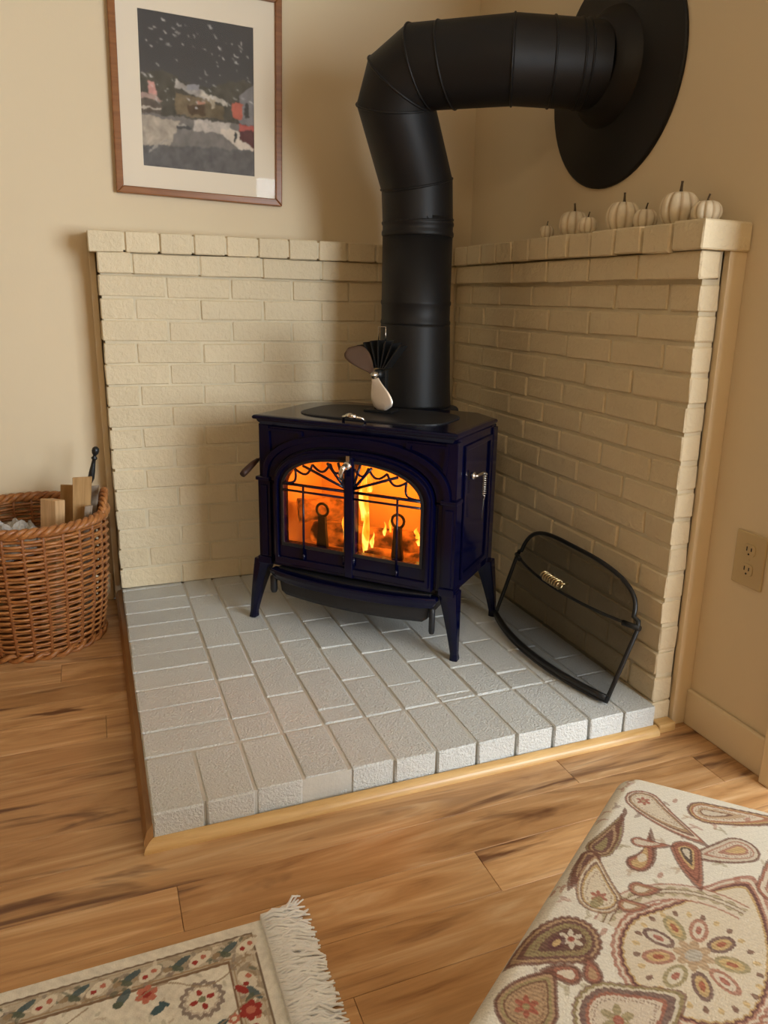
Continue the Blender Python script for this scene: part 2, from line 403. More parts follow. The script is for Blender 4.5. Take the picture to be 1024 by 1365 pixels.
# right-hand brick wall: face x=0, y from -1.25 to 0
YE = -1.25
wq = MB().box((0.0065, YE + 0.006, 0), (0.056, 0.0, HZ + 1.098)).box((-0.008, YE + 0.006, HZ + 15 * C8 + 0.006), (0.05, -0.004, HZ + 16 * C8 - 0.005)).box((-0.018, YE - 0.006, HZ + 1.104), (0.10, -0.004, HZ + 1.154)).build('wall_brick_right', MAT['mortar_wall'])
wq['kind'] = 'structure'; wq['label'] = 'cream painted brick wall under the row of pumpkins'
for r in range(-1, 16):
    z0, z1 = HZ + r * C8, HZ + (r + 1) * C8
    row = 16 - r
    if r == -1:
        put_brick(wq, (0.0, YE, 0.0), (TH, YE + 0.2, HZ - J / 2)); continue
    first = 2 * B4 if row % 2 else B4
    js = [YE] + [YE + first + i * 2 * B4 + random.uniform(-0.003, 0.003) for i in range(7) if YE + first + i * 2 * B4 < -0.03] + [0.0]
    fx = -0.015 if row == 1 else 0.0
    for a, b in zip(js[:-1], js[1:]):
        a2 = a if a == YE else a + J / 2; b2 = b - J / 2
        if row == 1 and a == YE: a2 -= 0.008
        if b2 - a2 > 0.012: put_brick(wq, (fx, a2, z0 + (J / 2 if r else 0.001)), (fx + TH, b2, z1 - J / 2))
ys = [-1.270 + i * B4 * 1.01 for i in range(13)]
for i in range(12):
    b2 = min(ys[i + 1], -0.032) - J / 2; a2 = ys[i] + (J / 2 if i else 0)
    put_brick(wq, (-0.030, a2, HZ + 1.0985), (0.108, b2, HZ + 1.160))

# hearth
YF = -1.2633
hearth = empty('hearth', (-0.61, -0.62, 0)); tag(hearth, 'raised hearth of pale grey painted bricks under the stove', 'hearth')
def hb(lo, hi, **kw):
    o = put_brick(hearth, lo, hi, 'brick_hearth', 0.0010, 0.0022, rough=0.0010, bev=0.0030, **kw); o.location -= Vector((-0.61, -0.62, 0))
    return o
MB().box((-1.212, -1.2533, 0.002), (-0.004, -0.004, HZ - 0.0032)).build('mortar', MAT['mortar_hearth'], hearth, loc=(0.61, 0.62, 0))
JH = 0.0058
front_off = [0.0, 0.002, 0.008, 0.010, 0.006, 0.002, 0.001, 0.0, -0.001, -0.003, -0.007, -0.009]
zb = 0.012
for i in range(12):
    x0 = XL + i * B4; x1 = x0 + B4 if i < 11 else -0.004
    o = hb((x0 + JH / 2 * (i > 0), YF + front_off[i], zb), (x1 - JH / 2, -1.067 - JH / 2, HZ))
y = -1.067
while y < -0.02:
    yb = min(y + B4 * 1.025, 0.006)
    if yb - y > 0.02: hb((XL, y + JH / 2, zb), (-1.019 - JH / 2, yb - JH / 2, HZ))
    y += B4 * 1.025
for c in range(10):
    x0 = -1.019 + c * B4; x1 = min(x0 + B4, -0.004)
    offs = [0.10, 0.172, 0.065, 0.19, 0.12, 0.03, 0.155, 0.085, 0.2, 0.11][c]
    js = [-1.067] + [-1.067 + offs + 0.2032 * i for i in range(7) if -1.067 + offs + 0.2032 * i < -0.03] + [0.006]
    for a, b in zip(js[:-1], js[1:]):
        if b - a > 0.025: hb((x0 + JH / 2, a + JH / 2, zb), (x1 - JH / 2, b - JH / 2, HZ))
# wooden edging of the hearth
def quarter(rad, n=7): return [(0, 0)] + [(rad * math.cos(PI/2*k/n), rad * math.sin(PI/2*k/n)) for k in range(n + 1)]
q = quarter(0.021)
e1 = MB().loft([[(-1.219 - p[0] * 1.0, YF - p[0], p[1]) for p in q], [(-0.002, YF - p[0] - 0.008, p[1]) for p in q]], True, True, False)
e1.build('front_edging', MAT['oak'], hearth, loc=(0.61, 0.62, 0))
q2 = [(0, 0), (0.019, 0), (0.019, 0.030), (0.012, 0.046), (0, 0.050)]
e2 = MB().loft([[(-1.2195 - p[0], YF - p[0], p[1]) for p in q2], [(-1.2195 - p[0], 0.058, p[1]) for p in q2]], True, True, False)
e2.build('side_edging', MAT['oak_dark'], hearth, loc=(0.61, 0.62, 0))
MB().box((0.0, YF - 0.022, 0), (0.052, YE - 0.002, 0.024)).build('end_block', MAT['oak'], hearth, 0.003, loc=(0.61, 0.62, 0))

# ------------------------------------------------------------------ wood stove
SA = math.radians(-46.5); SO = Vector((-0.61, -0.6216, HZ))
SXv = Vector((math.cos(SA), math.sin(SA), 0)); SYv = Vector((-math.sin(SA), math.cos(SA), 0))
def sw(x, y, z): return SO + SXv * x + SYv * y + Vector((0, 0, z))
st = empty('wood_stove', SO, SA); tag(st, 'navy blue enamelled cast iron wood stove with a fire burning', 'stove')
EN = MAT['enamel']
# shell
MB().box((-0.308, 0.012, 0.19), (-0.292, 0.325, 0.625)).build('side_panel', EN, st, 0.003)
MB().box((0.292, 0.012, 0.19), (0.308, 0.325, 0.625)).build('side_panel', EN, st, 0.003)
for s in (-1, 1):
    MB().ringplate([(s*0.0, 0)] if False else [(0.06, 0.215), (0.285, 0.215), (0.285, 0.60), (0.06, 0.60)], [(0.075, 0.23), (0.27, 0.23), (0.27, 0.585), (0.075, 0.585)], 0, 0.006).build(
        'side_moulding', EN, st, 0.002, loc=(s * 0.308 + (0.006 if s > 0 else 0), 0, 0), rot=(0, 0, PI / 2))
MB().box((-0.308, 0.318, 0.19), (0.308, 0.335, 0.625)).build('back_panel', MAT['castiron'], st, 0.003)
MB().box((-0.305, 0.0, 0.185), (0.305, 0.33, 0.20)).build('bottom_plate', MAT['castiron'], st, 0.003)
# top plate, stepped edge
def toploop(e): return [(-0.306 - e, -0.014 - e), (0.306 + e, -0.014 - e), (0.310 + e, 0.290 + e * .4), (0.225 + e * .5, 0.375 + e), (-0.225 - e * .5, 0.375 + e), (-0.310 - e, 0.290 + e * .4)]
tp = MB(); lv = [(-0.012, 0.612), (-0.004, 0.618), (0.003, 0.628), (0.004, 0.632), (0.012, 0.634), (0.014, 0.640), (0.010, 0.645), (-0.001, 0.6465)]
tp.loft([[(*p, z) for p in toploop(e)] for e, z in lv], True, True, False)
tp.build('top_plate', EN, st, 0.0015)
gr = MB(); gl = [(0.232 * math.copysign(abs(math.cos(a)) ** 0.55, math.cos(a)), 0.165 + 0.135 * math.copysign(abs(math.sin(a)) ** 0.55, math.sin(a))) for a in [2*PI*k/40 for k in range(40)]]
gr.loft([[(p[0] * k, 0.165 + (p[1] - 0.165) * k, z) for p in gl] for k, z in ((1.0, 0.645), (1.0, 0.6495), (0.97, 0.6515))], True, True, False)
gd = gr.build('griddle', MAT['castiron'], st, 0.001)
MB().tube([(-0.035, 0.006, 0.648), (-0.03, -0.004, 0.660), (-0.012, -0.012, 0.664), (0.012, -0.012, 0.664), (0.03, -0.004, 0.660), (0.035, 0.006, 0.648)], 0.0045, 8).tube([(-0.014, -0.012, 0.664), (0, -0.016, 0.667), (0.014, -0.012, 0.664)], [0.007, 0.008, 0.007], 8).build('griddle_handle', MAT['chrome'], gd)
# arches
def arch(hw, zb_, zs, zt, n=28, ex=2.4):
    pts = [(-hw, zb_)]
    for k in range(6): pts.append((-hw, zb_ + (zs - zb_) * (k + 1) / 7))
    for k in range(n + 1):
        a = PI - PI * k / n
        pts.append((hw * math.copysign(abs(math.cos(a)) ** (2 / ex), math.cos(a)), zs + (zt - zs) * abs(math.sin(a)) ** (2 / ex)))
    for k in range(6): pts.append((hw, zs - (zs - zb_) * (k + 1) / 7))
    pts.append((hw, zb_)); return pts
def rect_match(pts, hw, zb_, zt):
    out = []; n = len(pts)
    xs_ = [p[0] for p in pts]; m = max(xs_)
    for (x, z), i in zip(pts, range(n)):
        if i < 7: out.append((-hw, zb_ + (0.46 - zb_) * i / 7))
        elif i >= n - 7: out.append((hw, zb_ + (0.46 - zb_) * (n - 1 - i) / 7))
        else:
            u = (i - 7) / (n - 15)          # along left-up, top, right-down
            Ls = zt - 0.46; Lt = 2 * hw; tot = 2 * Ls + Lt; d = u * tot
            if d < Ls: out.append((-hw, 0.46 + d))
            elif d < Ls + Lt: out.append((-hw + d - Ls, zt))
            else: out.append((hw, zt - (d - Ls - Lt)))
    return out
inner = arch(0.258, 0.19, 0.44, 0.575)
MB().ringplate(rect_match(inner, 0.298, 0.19, 0.618), inner, 0.0, 0.02).build('front_plate', EN, st, 0.002)
for (h1, z1, t1), (h0, z0, t0), ya in (((0.298, 0.455, 0.604), (0.281, 0.455, 0.589), -0.014), ((0.282, 0.45, 0.590), (0.258, 0.44, 0.573), -0.007)):
    MB().ringplate(arch(h1, 0.45, z1, t1), arch(h0, 0.45, z0, t0), ya, 0.002).build('arch_moulding', EN, st, 0.003)
MB().ringplate(arch(0.275, 0.195, 0.44, 0.59), arch(0.240, 0.245, 0.436, 0.548), 0.005, 0.016).build('glow_stop', MAT['castiron'], st)  # added ring that blocks firelight leaking around the doors
# corner spandrel panels
for s in (-1, 1):
    pts = [(s * 0.288, 0.606), (s * 0.165, 0.606)]
    for k in range(9):
        a = math.radians(62 - 44 * k / 8); pts.append((s * (0.304 * abs(math.cos(a)) ** 0.83), 0.456 + 0.150 * abs(math.sin(a)) ** 0.83))
    pts = [p for p in pts if abs(p[0]) <= 0.2885]
    c = (sum(p[0] for p in pts) / len(pts), sum(p[1] for p in pts) / len(pts))
    ins = [(c[0] + (p[0] - c[0]) * 0.8, c[1] + (p[1] - c[1]) * 0.8) for p in pts]
    MB().ringplate(pts, ins, -0.006, 0.002).build('spandrel_moulding', EN, st, 0.0015)
# corner posts with capitals
for s in (-1, 1):
    po = MB().box((s * 0.296 - 0.021, -0.008, 0.19), (s * 0.296 + 0.021, 0.034, 0.452)).box((s * 0.296 - 0.017, -0.004, 0.452), (s * 0.296 + 0.017, 0.03, 0.618))
    po.box((s * 0.296 - 0.012, -0.012, 0.215), (s * 0.296 + 0.012, 0.0, 0.435))
    pp = po.build('corner_post', EN, st, 0.002)
    MB().box((s * 0.296 - 0.025, -0.016, 0.449), (s * 0.296 + 0.023, 0.036, 0.461)).build('capital', EN, pp, 0.003)
    MB().box((s * 0.296 - 0.024, -0.014, 0.188), (s * 0.296 + 0.024, 0.036, 0.212)).build('plinth', EN, pp, 0.003)
    MB().box((s * 0.296 - 0.018, 0.295, 0.19), (s * 0.296 + 0.018, 0.335, 0.618)).build('corner_post', EN, st, 0.003)
# legs
def leg(fx, fy, tx, ty, name='leg'):
    mb = MB(); rings = []
    for u in [k / 10 for k in range(11)]:            # u=0 foot
        z = 0.2 * u
        f = u ** 1.25; g = 0.25 * math.sin(PI * u) * (1 - u)
        cx = fx + (tx - fx) * (f - g * 0.0); cy = fy + (ty - fy) * f
        hx = 0.0095 + 0.0180 * u ** 1.2; hy = 0.009 + 0.013 * u ** 1.3
        if u == 0: hx = 0.012; hy = 0.012
        rings.append([(cx - hx, cy - hy, z), (cx, cy - hy * 1.25, z), (cx + hx, cy - hy, z), (cx + hx, cy + hy, z), (cx - hx, cy + hy, z)])
    mb.loft(rings, True, True, False)
    return mb.build(name, EN, st, 0.003)
leg(-0.338, 0.0, -0.298, 0.014); leg(0.338, 0.0, 0.310, 0.014); leg(-0.330, 0.352, -0.286, 0.316); leg(0.336, 0.352, 0.310, 0.316)
# ash lip and ash pan
lip = [(-0.272, 0.004)] + [(-0.272 + 0.544 * k / 24, -0.022 - 0.042 * (1 - ((k - 12) / 12) ** 2) ** 0.8) for k in range(25)] + [(0.272, 0.004)]
lb = MB(); lb.loft([[(p[0] * s, p[1] * (1 if p[1] > 0 else s), z) for p in lip] for s, z in ((0.955, 0.150), (0.97, 0.160), (1.0, 0.168), (1.0, 0.176), (0.985, 0.181))], True, True, False)
lb.build('ash_lip', EN, st, 0.002)
ap = [(-0.240, 0.24)] + [(-0.250 + 0.500 * k / 20, -0.008 - 0.03 * (1 - ((k - 10) / 10) ** 2)) for k in range(21)] + [(0.240, 0.24)]
ab = MB(); ab.loft([[(p[0] * s, p[1] * s, z) for p in ap] for s, z in ((0.90, 0.098), (0.965, 0.110), (1.0, 0.160), (1.0, 0.186))], True, True, False)
ab.build('ash_pan', MAT['castiron'], st, 0.002)
MB().lathe([(0.007, 0.072), (0.009, 0.08), (0.009, 0.14), (0.006, 0.15)], 10, (0.258, -0.012, 0)).build('ash_latch', MAT['castiron'], st)
MB().lathe([(0.008, 0.10), (0.011, 0.108), (0.011, 0.15), (0.006, 0.155)], 10, (-0.268, -0.008, 0)).build('ash_latch', MAT['castiron'], st)
# doors
def half(side, xin, xout, zb_, zs, zt, hwfull, n=18, ex=2.4):
    """loop of one door leaf: bottom inner -> bottom outer -> up -> arch -> top inner -> down"""
    pts = []
    for k in range(7): pts.append((xin + (xout - xin) * k / 7, zb_))
    for k in range(7): pts.append((xout, zb_ + (zs - zb_) * k / 7))
    def za(x): return zs + (zt - zs) * max(0, 1 - (abs(x) / hwfull) ** ex) ** (1 / ex)
    for k in range(n + 1):
        u = k / n; a = math.acos(min(1, xin / hwfull)) * u
        x = hwfull * math.cos(a); x = min(x, xout); pts.append((x, za(x)))
    zi = za(xin)
    for k in range(1, 7): pts.append((xin, zi + (zb_ - zi) * k / 7))
    return [(side * p[0], p[1]) for p in pts]
YD = -0.020
for s in (-1, 1):
    xi = 0.001; gi = 0.017
    o_ = half(s, xi, 0.254, 0.196, 0.44, 0.568, 0.254); i_ = half(s, gi, 0.219, 0.272, 0.432, 0.534, 0.219)
    m1 = half(s, 0.006, 0.247, 0.206, 0.44, 0.560, 0.247); m2 = half(s, 0.010, 0.237, 0.226, 0.437, 0.551, 0.237)
    g1 = half(s, gi - 0.004, 0.227, 0.262, 0.434, 0.541, 0.227)
    d = MB().ringplate(o_, i_, YD, 0.004).build('door', EN, st, 0.0015)
    MB().ringplate(m1, m2, YD - 0.007, YD + 0.002).build('door_moulding', EN, d, 0.002)
    MB().ringplate(g1, i_, YD - 0.004, YD + 0.002).build('glass_retainer', MAT['castiron'], d, 0.001)
    MB().prism(half(s, gi - 0.003, 0.223, 0.268, 0.432, 0.538, 0.223), YD + 0.012, YD + 0.016).build('glass_pane', MAT['stove_glass'], d)
    # grille: two rails, one upright, three rays, scallops
    yb = YD - 0.004
    def bar(pts, r=0.0034): MB().tube([(s * p[0], yb, p[1]) for p in pts], r, 8).build('grille_bar', EN, d)
    bar([(0.010, 0.452), (0.219, 0.452)]); bar([(0.010, 0.434), (0.219, 0.434)])
    bar([(0.150, 0.452), (0.150, 0.235)])
    for ex_, ez_ in ((0.070, 0.528), (0.150, 0.512), (0.035, 0.533)): bar([(0.012, 0.462), (ex_, ez_)], 0.0040)
    sc = [(0.016, 0.520), (0.060, 0.527), (0.118, 0.518), (0.176, 0.500), (0.214, 0.456)]
    for (xa, za_), (xb, zb2) in zip(sc[:-1], sc[1:]):
        mx_, mz_ = (xa + xb) / 2, (za_ + zb2) / 2; L = math.hypot(xb - xa, zb2 - za_); nx, nz = -(zb2 - za_) / L, (xb - xa) / L
        bar([(xa + (xb - xa) * k / 8 - nx * 0.022 * math.sin(PI * k / 8), za_ + (zb2 - za_) * k / 8 - nz * 0.022 * math.sin(PI * k / 8)) for k in range(9)], 0.0034)
    MB().tube([(s * 0.016, yb, 0.235), (s * 0.016, yb, 0.262)], 0.004, 8).build('grille_foot', EN, d)
    MB().tube([(s * 0.150, yb, 0.226), (s * 0.150, yb, 0.246)], 0.0042, 8).build('grille_foot', EN, d)
    if s > 0:
        MB().box((-0.012, YD - 0.010, 0.198), (0.014, YD, 0.552)).build('astragal', EN, d, 0.003)
        h = MB().lathe([(0.010, 0), (0.013, -0.004), (0.011, -0.012), (0.0, -0.014)], 16, (0.0, YD - 0.010, 0.530), 'y')
        h.tube([(0.0, YD - 0.020, 0.530), (-0.004, YD - 0.032, 0.526), (-0.009, YD - 0.034, 0.512), (-0.010, YD - 0.030, 0.494)], [0.008, 0.009, 0.0075, 0.006], 10)
        h.box((-0.005, YD - 0.014, 0.540), (0.006, YD - 0.008, 0.557))
        h.build('door_latch', MAT['chrome'], d)
# damper handle (left) and thermostat lever with coil (right)
MB().tube([(-0.310, 0.055, 0.505), (-0.335, 0.050, 0.503), (-0.346, 0.035, 0.497)], 0.005, 8).tube([(-0.346, 0.036, 0.498), (-0.350, 0.015, 0.488), (-0.354, -0.020, 0.470), (-0.355, -0.032, 0.463)], [0.006, 0.0095, 0.011, 0.009], 10).build('damper_handle', MAT['handle_wood'], st)
MB().tube([(0.318, 0.10, 0.512), (0.332, 0.10, 0.512), (0.334, 0.14, 0.513), (0.334, 0.165, 0.508)], 0.005, 8).lathe([(0.010, 0.316), (0.012, 0.326), (0.006, 0.330)], 12, (0, 0.10, 0.512), 'x').build('thermostat_lever', MAT['chrome'], st)
coil = [(0.334 + 0.006 * math.cos(k * 0.9), 0.165 + 0.006 * math.sin(k * 0.9), 0.506 - 0.0009 * k) for k in range(70)] + [(0.334, 0.166, 0.43), (0.330, 0.168, 0.37)]
MB().tube(coil, 0.0018, 6).build('coil_handle', MAT['chrome'], st)
# firebox lining, andirons
fb = MB().box((-0.298, 0.285, 0.20), (0.298, 0.315, 0.60)).box((-0.300, 0.03, 0.20), (-0.270, 0.31, 0.60)).box((0.270, 0.03, 0.20), (0.300, 0.31, 0.60)).box((-0.30, 0.02, 0.20), (0.30, 0.31, 0.215)).box((-0.30, 0.03, 0.59), (0.30, 0.31, 0.61))
fb.build('firebox_lining', MAT['firebrick'], st)
for x in (-0.118, 0.128):
    an = MB(); an.loft([[(x - w_, 0.024, z), (x + w_, 0.024, z), (x + w_, 0.036, z), (x - w_, 0.036, z)] for w_, z in ((0.022, 0.215), (0.013, 0.31), (0.011, 0.352))], True, True, False)
    an.tube([(x + 0.019 * math.cos(2*PI*k/24), 0.03, 0.372 + 0.019 * math.sin(2*PI*k/24)) for k in range(24)], 0.0042, 8, closed=True)
    an.build('andiron', MAT['castiron'], st)
MB().box((-0.12, 0.33, 0.42), (0.12, 0.53, 0.644)).build('flue_collar', MAT['castiron'], st, 0.02, 3)

# the body sits a little off the middle of the feet
for ch in st.children:
    if not ch.name.startswith('leg'): ch.location.x += 0.0125

# fire
def fire_mat():
    m = bpy.data.materials.new('flame'); m.use_nodes = True; t = m.node_tree; t.nodes.clear()
    out = node(t, 'ShaderNodeOutputMaterial'); em = node(t, 'ShaderNodeEmission')
    v = coords(t, (1, 1, 0.35), 'Object'); f = noise(t, v, 34, 3.0, 0.6, 1.0)
    t.links.new(ramp(t, f, [(0.34, (1.0, 0.17, 0.006)), (0.50, (1.0, 0.33, 0.03)), (0.66, (1.0, 0.62, 0.16))]), em.inputs['Color'])
    em.inputs['Strength'].default_value = 2.6; t.links.new(em.outputs[0], out.inputs[0]); return m
MAT['flame'] = fire_mat()
def ember_mat(name, strength):
    m, t, b = nt(name); v = coords(t, rnd=True); f = noise(t, v, 20, 3.0, 0.6)
    t.links.new(ramp(t, f, [(0.35, (0.05, 0.03, 0.02)), (0.6, (0.20, 0.10, 0.05))]), b.inputs['Base Color']); b.inputs['Roughness'].default_value = 0.9
    e = ramp(t, f, [(0.36, 0.0), (0.85, 1.0)]); t.links.new(mix(t, 1.0, e, (1.0, 0.20, 0.015), 'MULTIPLY'), b.inputs['Emission Color']); b.inputs['Emission Strength'].default_value = strength
    bump(t, b, f, 0.6, 0.006); return m
MAT['ember'] = ember_mat('glowing_log', 1.1)
def fire_log(a, b, r, label, seed):
    rg = random.Random(seed); A, Bv = Vector(a), Vector(b); n = 9
    path = [A.lerp(Bv, k / n) for k in range(n + 1)]
    mb = MB(); mb.tube(path, [r * rg.uniform(0.88, 1.08) for _ in path], 10)
    mid = (A + Bv) / 2
    mb.v = [tuple(Vector(v) - mid) for v in mb.v]
    o = mb.build('fire_log', MAT['ember'], None, loc=sw(*mid), rot=(0, 0, SA)); tag(o, label, 'log', 'logs burning in the stove'); return o
fire_log((-0.21, 0.16, 0.255), (0.20, 0.20, 0.255), 0.038, 'charred log lying at the bottom of the burning fire', 1)
fire_log((-0.225, 0.085, 0.340), (-0.085, 0.20, 0.343), 0.036, 'glowing split log end behind the left stove pane', 2)
fire_log((0.02, 0.072, 0.245), (0.225, 0.085, 0.245), 0.022, 'thin glowing log low behind the right stove pane', 3)
fr = empty('fire', sw(0.0, 0.13, 0.215), SA); tag(fr, 'orange flames burning behind the stove glass', 'fire')
def flame(x, y, z, h, w_, seed):
    rg = random.Random(seed); rings = []; n = 14; ph = rg.uniform(0, 6)
    for k in range(n + 1):
        u = k / n; r = w_ * (math.sin(PI * min(1, u * 0.9 + 0.12)) ** 0.8) * (1 - u) ** 0.55 + 0.0004
        r *= 1 + 0.22 * math.sin(u * 11 + ph)
        cx = x + w_ * 0.75 * math.sin(u * 5 + ph) * u; cy = y + w_ * 0.35 * math.cos(u * 4 + ph) * u
        rings.append([(cx + r * math.cos(2*PI*j/10), cy + 0.5 * r * math.sin(2*PI*j/10), z + h * u) for j in range(10)])
    MB().loft(rings, True, True, True).build('flame', MAT['flame'], fr)
for i, a in enumerate([(-0.022, -0.075, 0.05, 0.15, 0.013), (-0.02, -0.07, 0.19, 0.13, 0.017), (0.022, -0.07, 0.03, 0.27, 0.013), (0.03, -0.06, 0.22, 0.11, 0.012), (-0.05, -0.06, 0.06, 0.09, 0.010), (0.04, -0.06, 0.05, 0.05, 0.008),
                      (0.075, -0.05, 0.09, 0.045, 0.006), (0.09, -0.04, 0.10, 0.05, 0.005), (0.185, -0.06, 0.10, 0.035, 0.010), (0.19, -0.06, 0.08, 0.025, 0.008), (-0.005, -0.03, 0.12, 0.20, 0.016)]): flame(*a, seed=i)
for x, y, z, e in ((0.01, 0.12, 0.44, 1.8), (0.13, 0.12, 0.44, 1.3), (-0.09, 0.12, 0.46, 0.9)):
    l = bpy.data.lights.new('firelight', 'POINT'); l.energy = e; l.color = (1.0, 0.27, 0.020); l.shadow_soft_size = 0.04
    o = bpy.data.objects.new('firelight', l); COL.objects.link(o); o.location = sw(x, y, z)

# ------------------------------------------------------------------ stove pipe
pr_ = empty('stove_pipe', sw(0, 0.44, 0.645)); tag(pr_, 'black stove pipe rising from the stove and bending to the wall', 'pipe')
PB = Vector(pr_.location)
def mitre(path, r, n=36):
    P = [Vector(p) for p in path]; D = [(P[i + 1] - P[i]).normalized() for i in range(len(P) - 1)]
    e = D[0].cross(Vector((0, 1, 0))).normalized(); rings = []
    for i in range(len(P)):
        d = D[min(i, len(D) - 1)] if i == 0 or i == len(P) - 1 else D[i - 1]
        nrm = d if i in (0, len(P) - 1) else (D[i - 1] + D[i]).normalized()
        if i > 0:
            dd = D[min(i, len(D)) - 1]
        else: dd = D[0]
        e = (e - dd * e.dot(dd)).normalized(); g = dd.cross(e)
        ring = []
        for k in range(n):
            o = (e * math.cos(2*PI*k/n) + g * math.sin(2*PI*k/n)) * r
            tt = -o.dot(nrm) / dd.dot(nrm); ring.append(P[i] + o + dd * tt)
        rings.append(ring)
        if 0 < i < len(P) - 1:      # carry the frame through the mitre
            e = (e - nrm * 2 * e.dot(nrm)) if False else e
            e = (e - D[i] * e.dot(D[i])).normalized()
    return rings
VZ = HZ
V = [(PB.x, PB.y, VZ + 1.20), (-0.297, -0.319, VZ + 1.315), (-0.392, -0.375, VZ + 1.518), (-0.385, -0.400, VZ + 1.568), (-0.345, -0.445, VZ + 1.604), (-0.150, -0.625, VZ + 1.603), (0.074, -0.694, VZ + 1.60)]
RP = 0.109
R = mitre(V, RP)
loc = lambda ring: [tuple(p - PB) for p in ring]
# tapered adapter and straight vertical sections
def vsec(name, prof): MB().lathe([(r, z - 0.645) for r, z in prof], 40).build(name, MAT['pipe'], pr_)
vsec('flue_adapter', [(0.122, 0.645), (0.122, 0.655), (0.118, 0.70), (0.111, 0.895), (0.1095, 0.905)])
vsec('pipe_section', [(RP, 0.90), (0.1115, 0.905), (0.1115, 0.912), (RP, 0.917), (RP, 0.960), (0.1115, 0.965), (0.1115, 0.972), (RP, 0.977), (RP, 1.17)])
vsec('pipe_section', [(RP + 0.0005, 1.165), (0.112, 1.170), (0.112, 1.178), (RP, 1.184), (RP, 1.196), (0.1115, 1.200), (0.1115, 1.207), (RP, 1.212), (RP, 1.222)])
names = ['elbow_gore', 'elbow_gore', 'elbow_gore', 'elbow_gore', 'pipe_section', 'pipe_section']
for i, nm in enumerate(names):
    a, b = R[i], R[i + 1]
    ca = Vector(V[i]); cb = Vector(V[i + 1])
    shr = 0.985
    a2 = [ca + (p - ca) for p in a]; b2 = [cb + (p - cb) for p in b]
    q1 = [p.lerp(q_, 0.03) for p, q_ in zip(a2, b2)]
    MB().loft([loc(a2), loc(b2)], True, False, True).build(nm, MAT['pipe'], pr_)
# raised seams
def seam(i, u, rad=0.0035):
    a, b = R[i], R[i + 1]
    ring = [p.lerp(q_, u) - PB for p, q_ in zip(a, b)]
    MB().tube([tuple(p) for p in ring], rad, 6, closed=True).build('seam', MAT['pipe'], pr_)
for i, u in ((0, 0.1), (1, 0.02), (2, 0.0), (3, 0.0), (4, 0.0), (4, 0.28), (4, 0.98), (5, 0.42), (5, 0.72), (5, 0.80)): seam(i, u)
# wall thimble
th = empty('wall_thimble', (WX, -0.712, VZ + 1.575)); tag(th, 'large round black metal wall plate around the pipe', 'wall plate')
ring = [(0.105, -0.012), (0.278, -0.012), (0.283, -0.008), (0.283, 0.0), (0.105, 0.0)]
MB().lathe([(0.02, -0.011), (0.276, -0.011), (0.283, -0.007), (0.283, -0.0005), (0.02, -0.0005)], 64, (0, 0, 0), 'x').build('disc', MAT['pipe'], th)
MB().lathe([(0.150, -0.011), (0.142, -0.026), (0.124, -0.042), (0.1125, -0.062), (0.105, -0.062)], 48, (0, 0.021, 0.025), 'x', caps=False).build('collar', MAT['pipe'], th)

# ------------------------------------------------------------------ heat powered fan
fan = empty('stove_fan', sw(0.002, 0.195, 0.6518), SA + math.radians(4)); tag(fan, 'small heat powered fan with metal blades on the stove top', 'fan')
MB().box((-0.045, -0.03, 0), (0.045, 0.03, 0.008)).build('base', MAT['black_metal'], fan, 0.002)
MB().box((-0.018, -0.010, 0.008), (0.018, 0.010, 0.125)).build('column', MAT['black_metal'], fan, 0.002)
for k in range(7):
    a = math.radians(-36 + 12 * k); ca, sa = math.cos(a), math.sin(a)
    mb = MB(); x0, z0, x1, z1 = 0.016 * sa * 2, 0.125 + 0.006 * ca, 0.016 * sa * 2 + 0.078 * sa, 0.125 + 0.085 * ca
    px, pz = ca * 0.0018, -sa * 0.0018
    mb.loft([[(x0 - px, -0.028, z0 - pz), (x0 + px, -0.028, z0 + pz), (x0 + px, 0.03, z0 + pz), (x0 - px, 0.03, z0 - pz)], [(x1 - px, -0.034, z1 - pz), (x1 + px, -0.034, z1 + pz), (x1 + px, 0.036, z1 + pz), (x1 - px, 0.036, z1 - pz)]], True, True, False)
    mb.build('cooling_fin', MAT['black_metal'], fan)
MB().tube([(-0.011, 0.0, 0.205), (-0.011, 0, 0.248), (0.011, 0, 0.248), (0.011, 0, 0.205)], 0.0014, 6).build('carry_handle', MAT['chrome'], fan)
MB().lathe([(0.014, 0.0), (0.014, -0.026), (0.006, -0.028), (0.004, -0.042)], 14, (0, -0.010, 0.113), 'y').build('motor', MAT['black_metal'], fan)
MB().lathe([(0.012, -0.040), (0.012, -0.045), (0.006, -0.048), (0.005, -0.052), (0.0, -0.053)], 14, (0, -0.010, 0.113), 'y').build('hub', MAT['chrome'], fan)
def blade(rot, mat, tw, wk=1.0):
    nu, nv = 14, 8; rings = []
    for i in range(nu + 1):
        u = i / nu; L = 0.010 + 0.096 * u
        wd = 0.011 + 0.024 * math.sin(min(1, u * 1.15) * PI * 0.62) ** 1.4
        if u > 0.78: wd *= max(0.02, 1 - ((u - 0.78) / 0.22) ** 2.2) ** 0.5
        wd *= wk; sh = 0.010 * u * u; row_t = []; row_b = []
        for j in range(nv + 1):
            v = -1 + 2 * j / nv; x = sh + wd * v; y = -0.006 - tw * x * min(1, u * 4) - 0.006 * (1 - v * v) * u
            row_t.append((x, y, -L)); row_b.append((x, y - 0.0012, -L))
        rings.append(row_t + row_b[::-1])
    m = MB().loft(rings, True, True, True)
    R3 = Matrix.Rotation(rot, 3, 'Y'); m.v = [tuple(R3 @ Vector(v) + Vector((0, -0.050, 0.113))) for v in m.v]
    m.build('blade', mat, fan)
blade(math.radians(-16), MAT['blade'], 0.25); blade(math.radians(140), MAT['blade_shaded'], 0.9, 0.72)

